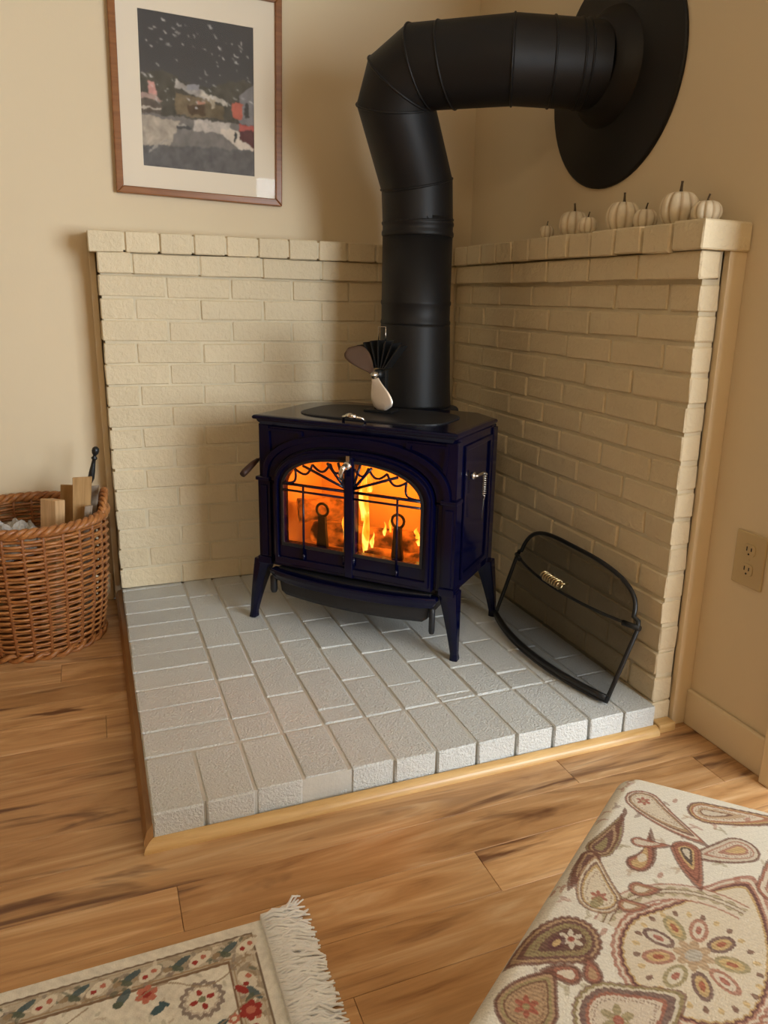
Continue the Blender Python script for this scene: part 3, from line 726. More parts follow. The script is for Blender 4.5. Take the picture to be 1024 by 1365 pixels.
# ------------------------------------------------------------------ spark screen leaning on the right brick wall
sc = empty('spark_screen', (-0.123, -0.934, HZ)); tag(sc, 'black arched wire spark screen leaning against the brick wall', 'fire screen')
ln = math.atan2(0.112, 0.31)
def scp(s, t, off=0.0):
    """s to the viewer's right (along -y), t up the lean; bowed towards the room"""
    bow = 0.052 * (1 - (s / 0.30) ** 2) + off
    return (math.sin(ln) * t - math.cos(ln) * bow * 0.55 - (0.45 * bow), -s, math.cos(ln) * t + math.sin(ln) * bow * 0.0 + 0.010)
def arch_t(s): return 0.232 + 0.104 * max(0, 1 - (abs(s) / 0.272) ** 2.6) ** (1 / 2.2)
outl = [(-0.290 + 0.58 * k / 24, 0.0) for k in range(25)] + [(0.293, 0.10), (0.296, 0.205), (0.290, 0.222), (0.274, 0.228)]
outl += [(0.272 * math.cos(PI * k / 30), arch_t(0.272 * math.cos(PI * k / 30))) for k in range(1, 30)]
outl += [(-0.274, 0.228), (-0.290, 0.222), (-0.296, 0.205), (-0.293, 0.10)]
MB().tube([scp(*p) for p in outl], 0.0062, 8, closed=True).build('frame', MAT['black_metal'], sc)
MB().tube([scp(-0.290 + 0.58 * k / 24, 0.012, 0.004) for k in range(25)], 0.0085, 8).build('bottom_rail', MAT['black_metal'], sc)
MB().tube([scp(-0.285 + 0.57 * k / 24, 0.206) for k in range(25)], 0.0042, 8).build('crossbar', MAT['black_metal'], sc)
for s in (-1, 1): MB().tube([scp(s * 0.255, 0.206, 0.003), scp(s * 0.302, 0.206, 0.001)], 0.0075, 8).build('clip', MAT['black_metal'], sc)
ms = MB(); ns = 30; nt_ = 10; vs = []; fs = []
for i in range(ns + 1):
    s = -0.288 + 0.576 * i / ns
    top = 0.215 if abs(s) > 0.272 else arch_t(s)
    for j in range(nt_ + 1): vs.append(scp(s, top * j / nt_, -0.001))
for i in range(ns):
    for j in range(nt_): a = i * (nt_ + 1) + j; fs.append((a, a + nt_ + 1, a + nt_ + 2, a + 1))
ms.add(vs, fs, True).build('wire_mesh', MAT['mesh'], sc)
hd = MB()
for s0 in (-0.036, 0.036): hd.tube([scp(s0, 0.236, -0.002), scp(s0, 0.236, 0.022)], 0.004, 8)
hd.tube([tuple(Vector(scp(-0.042 + 0.084 * k / 60, 0.236, 0.026)) + Vector((0, math.cos(k * 0.75) * 0.0, 0)) + Vector((-0.012 * math.cos(k * 0.75), 0, 0.012 * math.sin(k * 0.75)))) for k in range(61)], 0.0030, 6)
hd.build('coil_handle', MAT['brass'], sc)

# ------------------------------------------------------------------ outlet
ot = empty('wall_outlet', (WX, -1.390, HZ + 0.417), 0); tag(ot, 'beige duplex electrical outlet on the right wall', 'outlet')
MB().box((-0.006, -0.044, -0.064), (0, 0.044, 0.064)).build('cover_plate', MAT['plate'], ot, 0.004, 3)
for dz in (-0.0235, 0.0235):
    lo = [(0.0165 * math.copysign(abs(math.cos(a)) ** 0.7, math.cos(a)), dz + 0.0145 * math.copysign(abs(math.sin(a)) ** 0.5, math.sin(a))) for a in [2*PI*k/24 for k in range(24)]]
    rc = MB().prism(lo, -0.0085, -0.004, 'x').build('receptacle', MAT['plate'], ot, 0.0008)
    for dy, hh in ((-0.0065, 0.004), (0.0065, 0.005)): MB().box((-0.0092, dy - 0.0013, dz + 0.003 - hh), (-0.008, dy + 0.0013, dz + 0.003 + hh)).build('slot', MAT['dark'], rc)
    MB().lathe([(0.0024, -0.0092), (0.0024, -0.008)], 10, (0, 0, dz - 0.009), 'x').build('ground_hole', MAT['dark'], rc)
MB().lathe([(0.003, -0.0072), (0.003, -0.005)], 10, (0, 0, 0), 'x').build('screw', MAT['plate'], ot)

# ------------------------------------------------------------------ pumpkins on the right cap
def pumpkin_mat():
    m, t, b = nt('white_pumpkin'); a = node(t, 'ShaderNodeAttribute'); a.attribute_name = 'print'
    v = coords(t, rnd=True); f = noise(t, v, 60, 3.0)
    t.links.new(mix(t, 1.0, a.outputs['Color'], ramp(t, f, [(0.3, 0.88), (0.7, 1.0)]), 'MULTIPLY'), b.inputs['Base Color']); b.inputs['Roughness'].default_value = 0.6
    return m
MAT['pumpkin'] = pumpkin_mat()
def pumpkin(x, y, wd, ht, ribs, label, seed):
    rg = random.Random(seed); root = empty('pumpkin', (x, y, HZ + 1.161), rg.uniform(0, 6)); tag(root, label, 'pumpkin', 'white pumpkins along the brick ledge')
    n = ribs * 8; mrows = 16; rings = []; cols = []
    for i in range(mrows + 1):
        th_ = PI * i / mrows; ring = []
        for k in range(n):
            a = 2*PI*k/n; c = abs(math.cos(a * ribs / 2))
            groove = 1 - 0.13 * (1 - c) ** 2.2
            r = wd / 2 * math.sin(th_) ** 0.85 * (groove if 0 < i < mrows else 1)
            dip = 0.10 * ht * math.exp(-(math.sin(th_) / 0.35) ** 2)
            z = ht / 2 - (ht / 2) * math.cos(PI - th_) * -1 * -1
            z = ht / 2 - ht / 2 * math.cos(th_)
            z = z + dip if th_ < PI / 2 else z - dip
            ring.append((max(r, 0.001) * math.cos(a), max(r, 0.001) * math.sin(a), z - (0.10 * ht if False else 0)))
            k2 = max(0, (0.50 - c) / 0.50) ** 0.7; cols.append((0.80 - 0.28 * k2, 0.68 - 0.31 * k2, 0.49 - 0.28 * k2))
        rings.append(ring)
    mb = MB().loft(rings, True, True, True); me = mb.mesh('body')
    zmin = min(v.co.z for v in me.vertices)
    for v in me.vertices: v.co.z -= zmin
    set_print(me, np.array(cols)); link('body', me, MAT['pumpkin'], root)
    zt = ht * 0.86 - zmin; b = rg.uniform(-0.3, 0.3) * wd * 0.25
    MB().tube([(0, 0, zt), (b * 0.2, 0, zt + ht * 0.16), (b * 0.7, b * 0.3, zt + ht * 0.30), (b, b * 0.5, zt + ht * 0.36)], [wd * 0.06, wd * 0.036, wd * 0.03, wd * 0.034], 7).build('stem', MAT['stem'], root)
for i, a in enumerate([(0.020, -0.566, 0.044, 0.044, 8, 'smallest cream pumpkin at the stove pipe end of the ledge'),
                       (0.045, -0.668, 0.088, 0.080, 10, 'cream pumpkin second from the stove pipe end of the ledge'),
                       (0.012, -0.783, 0.051, 0.050, 8, 'little cream pumpkin third from the stove pipe end of the ledge'),
                       (0.045, -0.890, 0.090, 0.084, 10, 'round cream pumpkin in the middle of the row of seven'),
                       (0.040, -0.986, 0.060, 0.054, 8, 'small cream pumpkin just left of the largest pumpkin'),
                       (0.045, -1.100, 0.092, 0.086, 10, 'largest cream pumpkin near the brick wall end'),
                       (0.040, -1.196, 0.068, 0.053, 10, 'low cream pumpkin at the end of the brick ledge')]):
    pumpkin(*a, seed=i)

# ------------------------------------------------------------------ framed picture
def paint_picture(nu, nv):
    rg = np.random.RandomState(3)
    U, Vv = np.meshgrid(np.linspace(0, 1, nu), np.linspace(0, 1, nv), indexing='ij')   # u right, v up
    def wob(f, p): return np.sin(U * f + p + 2 * np.sin(Vv * f * 0.8 + p)) * np.sin(Vv * f * 1.1 + 2 * p + 1.5 * np.sin(U * f * 0.6))
    U, Vv = U + 0.008 * wob(31, .3) + 0.006 * wob(83, 1.2) + 0.003 * wob(190, 2.2), Vv + 0.008 * wob(27, 1.7) + 0.005 * wob(77, .5) + 0.003 * wob(170, 3.1)
    asp = 0.347 / 0.437; X = U * asp; Y = Vv
    def nz(fx, fy, ph): return np.sin(X * fx + ph + 1.7 * np.sin(Y * fy * 0.6 + ph)) * np.sin(Y * fy + 2 * ph + 1.3 * np.sin(X * fx * 0.7))
    n1 = nz(40, 33, 0.4) * 0.5 + nz(90, 70, 1.1) * 0.3 + nz(170, 150, 2.0) * 0.2
    def col(*c): return np.array(c)
    I = np.zeros((nu, nv, 3)); I[:] = col(0.060, 0.057, 0.056)
    I += ((0.75 - Vv).clip(0, 1) * 0.05)[..., None] * col(1.1, 1.0, 0.85)
    def put(mask, c, jit=0.0):
        m = mask.astype(float)[..., None]; cc = np.array(c) * (1 + jit * n1[..., None]); I[:] = I * (1 - m) + cc * m
    # dark treeline and hill
    put((Vv < 0.60 + 0.03 * np.sin(U * 9) + 0.02 * n1) & (Vv > 0.35), (0.075, 0.068, 0.050), 0.3)
    # middle houses with snowy roofs
    put((U > 0.30) & (U < 0.60) & (Vv > 0.36) & (Vv < 0.50 + 0.05 * (0.45 - U)), (0.16, 0.115, 0.060), 0.3)
    put((U > 0.55) & (U < 0.72) & (Vv > 0.37) & (Vv < 0.46), (0.13, 0.095, 0.05), 0.3)
    put((U > 0.30) & (U < 0.56) & (np.abs(Vv - (0.565 - 0.22 * (U - 0.30))) < 0.022), (0.30, 0.27, 0.24), 0.4)
    put((U > 0.52) & (U < 0.76) & (np.abs(Vv - (0.52 - 0.22 * (U - 0.52))) < 0.013), (0.40, 0.35, 0.28), 0.4)
    put((U > 0.41) & (U < 0.50) & (Vv > 0.54) & (Vv < 0.575), (0.22, 0.22, 0.24), 0.2)
    put((U > 0.40) & (U < 0.55) & (Vv > 0.375) & (Vv < 0.44), (0.085, 0.055, 0.03), 0.3)
    put((U > 0.48) & (U < 0.55) & (Vv > 0.445) & (Vv < 0.468), (0.40, 0.17, 0.10))
    put((U > 0.60) & (U < 0.64) & (Vv > 0.43) & (Vv < 0.50), (0.36, 0.29, 0.19), 0.4)
    # left house
    put((U < 0.17) & (Vv > 0.31) & (Vv < 0.46), (0.11, 0.085, 0.065), 0.3)
    put((U < 0.18 - (Vv - 0.44) * 0.9) & (Vv > 0.44) & (Vv < 0.475), (0.34, 0.22, 0.18), 0.3)
    put((U > 0.07) & (Vv > 0.475) & (Vv < 0.555) & (U < 0.15 - (Vv - 0.475) * 0.5), (0.50, 0.22, 0.18), 0.2)
    put((U < 0.16) & (np.abs(Vv - 0.385) < 0.006), (0.42, 0.36, 0.29), 0.2)
    # street and snow
    road = (Vv < 0.35)
    put(road, (0.16, 0.145, 0.13), 0.25)
    put((Vv < 0.335 - 0.03 * U) & (U < 0.33 - (0.32 - Vv) * 0.55) & (Vv > 0.13), (0.33, 0.275, 0.21), 0.35)
    put((Vv < 0.345) & (Vv > 0.27) & (U > 0.45) & (U < 0.78), (0.38, 0.33, 0.28), 0.35)
    edge = 0.70 + ((0.28 - Vv).clip(0, 1)) * 1.6
    put((U > edge) & (Vv < 0.31) & (Vv > 0.10), (0.50, 0.42, 0.33), 0.15)
    put((Vv < 0.14 + 0.05 * U), (0.105, 0.10, 0.098), 0.3)
    put((np.abs(Vv - (0.08 + 0.5 * U)) < 0.006) & (U < 0.22) & (U > 0.05), (0.26, 0.24, 0.21))
    # right: red shop, pale gable, red sign
    put((U > 0.86) & (Vv > 0.34) & (Vv < 0.55 + 0.10 * (U - 0.86) * 5), (0.17, 0.16, 0.16), 0.2)
    put((U > 0.915) & (U < 0.95) & (Vv > 0.40) & (Vv < 0.50), (0.06, 0.055, 0.05))
    put((U > 0.80) & (U < 0.895) & (Vv > 0.385) & (Vv < 0.49), (0.42, 0.085, 0.045), 0.25)
    put((U > 0.86) & (Vv > 0.20) & (Vv < 0.355) & (Vv > 0.20 + (0.99 - U) * 0.35), (0.10, 0.035, 0.035), 0.2)
    put((U > 0.86) & (Vv > 0.315) & (Vv < 0.352), (0.42, 0.07, 0.05), 0.2)
    put((((U - 0.82) / 0.018) ** 2 + ((Vv - 0.268) / 0.035) ** 2 < 1), (0.05, 0.05, 0.045))
    # car
    put((((U - 0.36) / 0.07) ** 2 + ((Vv - 0.285) / 0.017) ** 2 < 1), (0.07, 0.07, 0.065)); put((((U - 0.345) / 0.035) ** 2 + ((Vv - 0.295) / 0.007) ** 2 < 1), (0.30, 0.28, 0.25))
    # snow flakes
    for k in range(85):
        u0, v0 = rg.uniform(0.02, 0.98), rg.uniform(0.42, 0.97); r = rg.choice([0.005, 0.007, 0.010, 0.012])
        d = ((U - u0) * asp / (r * 1.5)) ** 2 + ((Vv - v0 + (U - u0) * 0.5) / (r * 0.8)) ** 2
        f = (1 - d).clip(0, 1)[..., None] * rg.uniform(0.25, 0.9)
        I[:] = I * (1 - f) + np.array((0.55, 0.53, 0.50)) * f
    for _ in range(2):
        Q_ = np.pad(I, ((1, 1), (1, 1), (0, 0)), mode='edge'); I = (Q_[:-2, 1:-1] + Q_[2:, 1:-1] + Q_[1:-1, :-2] + Q_[1:-1, 2:] + 2 * Q_[1:-1, 1:-1]) / 6
    return (I * 0.75 + I.mean(-1, keepdims=True) * np.array((0.27, 0.25, 0.23))).reshape(-1, 3) * 1.3
fw_, fh_ = 0.525, 0.630
pic = empty('framed_picture', (-0.876, WY, HZ + 1.277 + fh_ / 2)); pic.rotation_euler = (0, math.radians(1.0), 0)
tag(pic, 'framed print of a snowy village street at night', 'picture')
a, b = fw_ / 2, fh_ / 2; bw = 0.022
def fr_piece(p): MB().prism(p, -0.024, -0.001).build('frame_rail', MAT['frame'], pic, 0.003)
fr_piece([(-a, -b), (a, -b), (a - bw, -b + bw), (-a + bw, -b + bw)]); fr_piece([(-a, b), (-a + bw, b - bw), (a - bw, b - bw), (a, b)])
fr_piece([(-a, -b), (-a + bw, -b + bw), (-a + bw, b - bw), (-a, b)]); fr_piece([(a, -b), (a, b), (a - bw, b - bw), (a - bw, -b + bw)])
pw, ph = 0.349, 0.440; pcz = -b + 0.089 + ph / 2 - 0.002; pcx = -0.003
outer = [(-a + bw * .6, -b + bw * .6), (a - bw * .6, -b + bw * .6), (a - bw * .6, b - bw * .6), (-a + bw * .6, b - bw * .6)]
innr = [(pcx - pw/2, pcz - ph/2), (pcx + pw/2, pcz - ph/2), (pcx + pw/2, pcz + ph/2), (pcx - pw/2, pcz + ph/2)]
MB().ringplate(outer, innr, -0.0135, -0.011).build('mat_board', MAT['mat_board'], pic)
nu, nv = 200, 252
gx, gz = np.meshgrid(np.linspace(pcx - pw/2 - .002, pcx + pw/2 + .002, nu), np.linspace(pcz - ph/2 - .002, pcz + ph/2 + .002, nv), indexing='ij')
P = np.stack([gx.ravel(), np.full(gx.size, -0.0105), gz.ravel()], -1)
me = grid_mesh('print', P, nu, nv); set_print(me, paint_picture(nu, nv)); link('print', me, attr_mat('art_print', 0.7), pic)
MB().box((-a + bw * .6, -0.0170, -b + bw * .6), (a - bw * .6, -0.0155, b - bw * .6)).build('glass', MAT['glass'], pic)
MB().box((-a + bw * .6, -0.010, -b + bw * .6), (a - bw * .6, -0.002, b - bw * .6)).build('backing', MAT['mat_board'], pic)

# ------------------------------------------------------------------ wicker basket with kindling
BX, BY = -1.475, -0.135; BH = 0.405
bk = empty('wicker_basket', (BX, BY, 0)); tag(bk, 'round brown wicker basket full of kindling beside the hearth', 'basket')
def brad(z): return 0.184 + 0.036 * (z / BH) ** 0.8 + 0.006 * math.sin(PI * z / BH)
NS = 26
def weaver(z, phase, r, amp=0.006):
    pts = []; n = NS * 8
    for k in range(n):
        a = 2*PI*k/n; rr = brad(z) + amp * math.cos(a * NS / 2 + phase * PI); pts.append((rr * math.cos(a), rr * math.sin(a), z + 0.0016 * math.sin(a * 3 + z * 60)))
    return pts
wv = MB(); z = 0.016; k = 0
while z < BH - 0.018:
    upper = z > 0.18
    rr = 0.0050 if upper else 0.0040
    wv.tube(weaver(z, (k // 1) % 2, rr), rr, 5, closed=True)
    z += 0.0118 if upper else 0.0094; k += 1
o = wv.build('weave', MAT['wicker'], bk); o['kind'] = 'stuff'
stk = MB().tube([(brad(z_), 0, z_) for z_ in [0.004 + (BH - 0.01) * i / 10 for i in range(11)]], 0.0058, 6).mesh('stake'); stk.materials.append(MAT['wicker_dark'])
for k in range(NS): link('stake', stk, None, bk, rot=(0, 0, 2*PI*(k + 0.5)/NS))
def braid(zc, rc, tr, strands=3, turns=20, lift=None, mat='wicker', name='rim'):
    for s in range(strands):
        pts = []
        for k in range(240):
            a = 2*PI*k/240; ph_ = turns * a + 2*PI*s/strands; up = lift(a) if lift else 0.0
            pts.append(((rc + tr * math.cos(ph_)) * math.cos(a), (rc + tr * math.cos(ph_)) * math.sin(a), zc + up + tr * math.sin(ph_)))
        MB().tube(pts, tr * 0.95, 6, closed=True).build(name, MAT[mat], bk)
def lift(a):
    d = math.atan2(math.sin(a), math.cos(a)); d2 = math.atan2(math.sin(a - PI), math.cos(a - PI)); return 0.035 * (math.exp(-(d / 0.35) ** 2) + math.exp(-(d2 / 0.35) ** 2))
braid(BH - 0.008, brad(BH) + 0.001, 0.0085, 3, 18)
braid(0.010, brad(0) + 0.004, 0.0085, 2, 14, None, 'wicker', 'foot_braid')
for a0 in (0.0, PI):
    for s in range(2):
        pts = [((brad(BH) + 0.004 + 0.006 * math.cos(k * 0.9 + s * PI)) * math.cos(a0 - 0.36 + 0.72 * k / 40), (brad(BH) + 0.004 + 0.006 * math.cos(k * 0.9 + s * PI)) * math.sin(a0 - 0.36 + 0.72 * k / 40), BH - 0.004 + 0.052 * math.sin(PI * k / 40) + 0.006 * math.sin(k * 0.9 + s * PI)) for k in range(41)]
        MB().tube(pts, 0.0065, 6).build('handle', MAT['wicker'], bk)
MB().lathe([(0.183, 0.004), (0.183, 0.012)], 48).build('base', MAT['wicker_dark'], bk)
def stick(name, c_top, c_bot, w_, d_, mat, label, yaw=0.0):
    A, Bv = Vector(c_bot), Vector(c_top); ax = (Bv - A).normalized(); L = (Bv - A).length
    rg = random.Random(label); xr = Vector((0.92, -0.38, 0)); xr = (xr - ax * xr.dot(ax)).normalized(); q_ = Matrix((xr, ax.cross(xr), ax)).transposed() @ Matrix.Rotation(yaw, 3, 'Z')
    rings = []
    for k in range(5):
        f = k / 4; ww = w_ / 2 * rg.uniform(0.94, 1.05); dd = d_ / 2 * rg.uniform(0.92, 1.06)
        rings.append([(-ww, -dd, L * f), (ww * 0.96, -dd * 1.05, L * f + (0.004 if k == 4 else 0)), (ww, dd * 0.8, L * f), (-ww * 0.7, dd, L * f - (0.005 if k == 4 else 0))])
    o = MB().loft(rings, True, True, False).build(name, mat, None, 0.0015, 1, loc=A); o.rotation_euler = q_.to_euler(); tag(o, label, 'kindling', 'kindling standing in the basket'); return o
H = HZ
stick('kindling_stick', (-1.396, -0.165, H + 0.372), (-1.43, -0.160, 0.02), 0.062, 0.040, MAT['stick_pale'], 'pale short block of split kindling near the basket front', -0.35)
stick('kindling_stick', (-1.310, -0.150, H + 0.432), (-1.358, -0.145, 0.02), 0.054, 0.026, MAT['stick_mid'], 'tallest brown kindling stick in front of the poker', 0.4)
stick('kindling_stick', (-1.350, -0.085, H + 0.395), (-1.395, -0.070, 0.02), 0.048, 0.024, MAT['stick_mid'], 'brown kindling stick just left of the tallest one', -0.1)
stick('kindling_stick', (-1.300, -0.195, H + 0.352), (-1.352, -0.195, 0.02), 0.024, 0.024, MAT['stick_grey'], 'thin grey kindling stick in front of the tallest one', 0.5)
stick('kindling_stick', (-1.280, -0.095, H + 0.390), (-1.336, -0.095, 0.02), 0.030, 0.022, MAT['stick_grey'], 'weathered kindling stick nearest the basket handle', 0.3)
stick('kindling_stick', (-1.405, -0.060, H + 0.345), (-1.450, -0.060, 0.02), 0.034, 0.026, MAT['stick_grey'], 'low dark kindling piece behind the pale block', 0.4)
pk_top, pk_bot = Vector((-1.266, -0.065, H + 0.498)), Vector((-1.385, -0.030, 0.03))
pk = empty('fire_poker', pk_bot); tag(pk, 'black iron fire poker with a ball handle in the basket', 'poker')
ax = pk_top - pk_bot; L = ax.length; pk.rotation_euler = ax.to_track_quat('Z', 'Y').to_euler()
MB().lathe([(0.004, 0), (0.004, L - 0.10)], 10).build('shaft', MAT['black_metal'], pk)
MB().lathe([(0.006, L - 0.11), (0.010, L - 0.095), (0.0095, L - 0.075), (0.0065, L - 0.045), (0.0055, L - 0.034), (0.009, L - 0.030), (0.009, L - 0.026), (0.005, L - 0.022), (0.0055, L - 0.018), (0.010, L - 0.012), (0.0115, L - 0.004), (0.010, L + 0.004), (0.005, L + 0.009), (0.001, L + 0.010)], 16).build('grip', MAT['black_metal'], pk)
# crumpled newspaper filling the basket
rg = random.Random(5); nb = 34; vs = []; fs = []
for i in range(nb + 1):
    for j in range(nb + 1):
        u, v = -1 + 2 * i / nb, -1 + 2 * j / nb
        r = max(abs(u), abs(v)); l = math.hypot(u, v) or 1; x, y = u * r / l * 0.12, v * r / l * 0.16
        vs.append((x, y, 0.03 * (1 - r * r) + 0.012 * math.sin(u * 9 + v * 5) + 0.010 * math.sin(v * 14 - u * 6) + rg.uniform(-0.004, 0.004)))
for i in range(nb):
    for j in range(nb): a_ = i * (nb + 1) + j; fs.append((a_, a_ + nb + 1, a_ + nb + 2, a_ + 1))
nb_ = nb; base = len(vs)
np_ = MB().add(vs, fs, False)
o = np_.build('crumpled_newspaper', MAT['paper'], None, loc=(-1.560, -0.135, 0.325)); tag(o, 'crumpled grey newspaper lying in the wicker basket', 'paper')
sm = o.modifiers.new('thick', 'SOLIDIFY'); sm.thickness = 0.02; sm.offset = -1

# ------------------------------------------------------------------ rug
def rug_colors(X, Y):
    I = np.zeros(X.shape + (3,)); cream = np.array((0.80, 0.785, 0.73)); I[:] = cream
    nz = np.sin(X * 210 + 2 * np.sin(Y * 130)) * np.sin(Y * 190 + 2 * np.sin(X * 90)); n2 = np.sin(X * 75 + 3 * np.sin(Y * 61)) * np.sin(Y * 83 + 2 * np.sin(X * 47))
    I *= (1 + 0.07 * nz + 0.05 * n2)[..., None]
    x1, y0 = -1.066, -1.532
    dx = x1 - X; dy = y0 - Y; d = np.minimum(dx, dy)
    def put(m, c, al=1.0): 
        m = (m.astype(float) * al)[..., None]; I[:] = I * (1 - m) + np.array(c) * m
    border = (d > 0.020) & (d < 0.066)
    put(border, (0.50, 0.44, 0.35), 0.75); put(border & (n2 > 0.35), (0.30, 0.24, 0.18), 0.6)
    for e, wd, c in ((0.020, 0.0022, (0.22, 0.17, 0.13)), (0.066, 0.0020, (0.25, 0.17, 0.12)), (0.060, 0.0012, (0.42, 0.32, 0.22)), (0.026, 0.0012, (0.5, 0.42, 0.32))): put(np.abs(d - e) < wd, c)
    def ell(cx, cy, a_, b_, ang, c, al=1.0):
        ca, sa = math.cos(ang), math.sin(ang); u = (X - cx) * ca + (Y - cy) * sa; v = -(X - cx) * sa + (Y - cy) * ca
        put((u / a_) ** 2 + (v / b_) ** 2 + 0.12 * nz < 1, c, al)
    teal = (0.075, 0.13, 0.16); tealg = (0.12, 0.15, 0.12); red = (0.36, 0.055, 0.05); pink = (0.55, 0.20, 0.15); ivory = (0.80, 0.76, 0.68); tan = (0.36, 0.27, 0.18)
    # border scroll: repeats along both arms
    def scroll(t0, along):
        for k in range(14):
            s = 0.020 + k * 0.076
            f = lambda a_, b_: (x1 - a_, y0 - b_) if along == 'x' else (x1 - b_, y0 - a_)
            rot = 0.0 if along == 'x' else PI / 2
            if s < 0.055 and along == 'y': continue
            ell(*f(s + 0.012, 0.043), 0.020, 0.011, 0.5 + rot, ivory, 0.9); ell(*f(s + 0.006, 0.040), 0.0045, 0.0045, 0, pink); ell(*f(s + 0.020, 0.047), 0.0045, 0.0042, 0, red)
            ell(*f(s + 0.040, 0.038), 0.017, 0.0058, 0.55 + rot, teal, 0.9); ell(*f(s + 0.050, 0.047), 0.013, 0.0055, -0.5 + rot, tealg, 0.9); ell(*f(s + 0.062, 0.046), 0.007, 0.005, 0.3 + rot, tan, 0.9)
    rf = np.random.RandomState(9)
    for k in range(150):
        a_, b_ = rf.uniform(0.02, 0.45), rf.uniform(0.026, 0.062); px, py = (x1 - a_, y0 - b_) if k % 3 else (x1 - b_, y0 - a_)
        ell(px, py, rf.uniform(0.004, 0.010), rf.uniform(0.002, 0.0045), rf.uniform(0, PI), (tealg, tan, ivory, (0.28, 0.24, 0.22))[rf.randint(4)], 0.65)
    for k in range(120):
        px, py = x1 - rf.uniform(0.07, 0.55), y0 - rf.uniform(0.07, 0.4)
        ell(px, py, rf.uniform(0.004, 0.009), rf.uniform(0.002, 0.0035), rf.uniform(0, PI), ((0.5, 0.42, 0.34), (0.42, 0.42, 0.36), (0.55, 0.40, 0.33))[rf.randint(3)], 0.5)
    scroll(0, 'x'); scroll(0, 'y')
    # field motifs, repeated down the rug
    def flower(cx, cy, r, c, c2):
        for k in range(6): ell(cx + r * 0.62 * math.cos(k * PI / 3 + .3), cy + r * 0.62 * math.sin(k * PI / 3 + .3), r * 0.45, r * 0.38, k * PI / 3 + .3, c)
        ell(cx, cy, r * 0.45, r * 0.4, 0, c2)
    def motif(cx, cy):
        rr = np.hypot(X - cx, (Y - cy)); th_ = np.arctan2(Y - cy, X - cx); sc_ = 0.030 + 0.0022 * np.cos(th_ * 14)
        put(np.abs(rr - sc_) < 0.0034, (0.22, 0.17, 0.16), 0.85); put(np.abs(rr - sc_ * 0.80) < 0.0016, (0.5, 0.42, 0.36), 0.7); put(rr < 0.021, ivory)
        for k in range(4): ell(cx + 0.0135 * math.cos(k * PI / 2 + .2), cy + 0.0135 * math.sin(k * PI / 2 + .2), 0.0062, 0.0042, k * PI / 2 + .2, red)
        ell(cx, cy, 0.006, 0.006, 0, (0.25, 0.27, 0.18))
    for i in range(5):
        for j in range(4):
            ox, oy = -1.1804 - i * 0.23, -1.6518 - j * 0.17
            motif(ox, oy); flower(ox - 0.078, oy + 0.040, 0.016, pink, red); ell(ox - 0.112, oy + 0.046, 0.017, 0.007, 0.9, teal, 0.9); ell(ox - 0.120, oy + 0.036, 0.008, 0.006, 0, tealg)
            flower(ox + 0.066, oy - 0.044, 0.017, red, pink); ell(ox + 0.060, oy - 0.004, 0.013, 0.006, -0.8, red); ell(ox - 0.064, oy + 0.006, 0.011, 0.007, 0.4, teal); ell(ox - 0.055, oy + 0.013, 0.009, 0.004, -0.6, teal)
            ell(ox + 0.020, oy - 0.052, 0.012, 0.005, 0.3, teal); flower(ox + 0.040, oy - 0.050, 0.009, pink, ivory)
            t_ = (X - (ox - 0.09)) / 0.2; put((np.abs(Y - (oy + 0.036 + 0.014 * np.sin(t_ * 9))) < 0.0016) & (t_ > 0) & (t_ < 0.8), (0.36, 0.28, 0.2), 0.8)
            put((np.abs(Y - (oy - 0.040 + 0.016 * np.sin(t_ * 8 + 1))) < 0.0016) & (t_ > -0.2) & (t_ < 0.9), (0.36, 0.28, 0.2), 0.8)
    return I
rx0, rx1, ry0, ry1 = -2.10, -1.062, -2.08, -1.528
nu, nv = 620, 332
gx, gy = np.meshgrid(np.linspace(rx0, rx1, nu), np.linspace(ry0, ry1, nv), indexing='ij')
gz = np.full(gx.shape, 0.0085) + 0.0006 * np.sin(gx * 400) * np.sin(gy * 380)
edge = np.minimum.reduce([gx - rx0, rx1 - gx, gy - ry0, ry1 - gy]); gz = np.where(edge < 0.0008, 0.0005, gz)
rug = empty('area_rug', ((rx0 + rx1) / 2, (ry0 + ry1) / 2, 0)); tag(rug, 'cream floral oriental rug with white fringe on the floor', 'rug')
rc = Vector(rug.location)
P = np.stack([gx.ravel() - rc.x, gy.ravel() - rc.y, gz.ravel()], -1)
me = grid_mesh('pile', P, nu, nv); set_print(me, rug_colors(gx, gy).reshape(-1, 3) * 1.05); link('pile', me, attr_mat('rug_wool', 0.95, 0.7, 420, 0.002, 500), rug)
MB().box((rx0 - rc.x + .002, ry0 - rc.y + .002, 0.0004), (rx1 - rc.x - .002, ry1 - rc.y - .002, 0.006)).build('backing', MAT['fringe'], rug)
fg = MB(); rg = random.Random(11)
y = ry0 + 0.004
while y < ry1 + 0.004:
    for s in range(4):
        L = rg.uniform(0.060, 0.082); dy = rg.uniform(-0.022, 0.016); z0 = 0.004 + 0.003 * s; zt = rg.uniform(0.003, 0.012)
        wob = rg.uniform(-0.007, 0.007)
        if y > ry1 - 0.012: dy += rg.uniform(0.0, 0.022)
        pts = [(rx1 - 0.003, y, z0 + 0.003), (rx1 + L * 0.25, y + dy * 0.3 + wob, zt + 0.006), (rx1 + L * 0.55, y + dy * 0.5 - wob, zt + 0.004), (rx1 + L * 0.8, y + dy + wob, zt), (rx1 + L, y + dy * 1.3, 0.004)]
        fg.tube([(p[0] - rc.x, p[1] - rc.y, max(p[2], 0.0030)) for p in pts], [0.0024, 0.0026, 0.0026, 0.0024, 0.0015], 5)
    y += 0.0040
o = fg.build('fringe', MAT['fringe'], rug); o['kind'] = 'stuff'

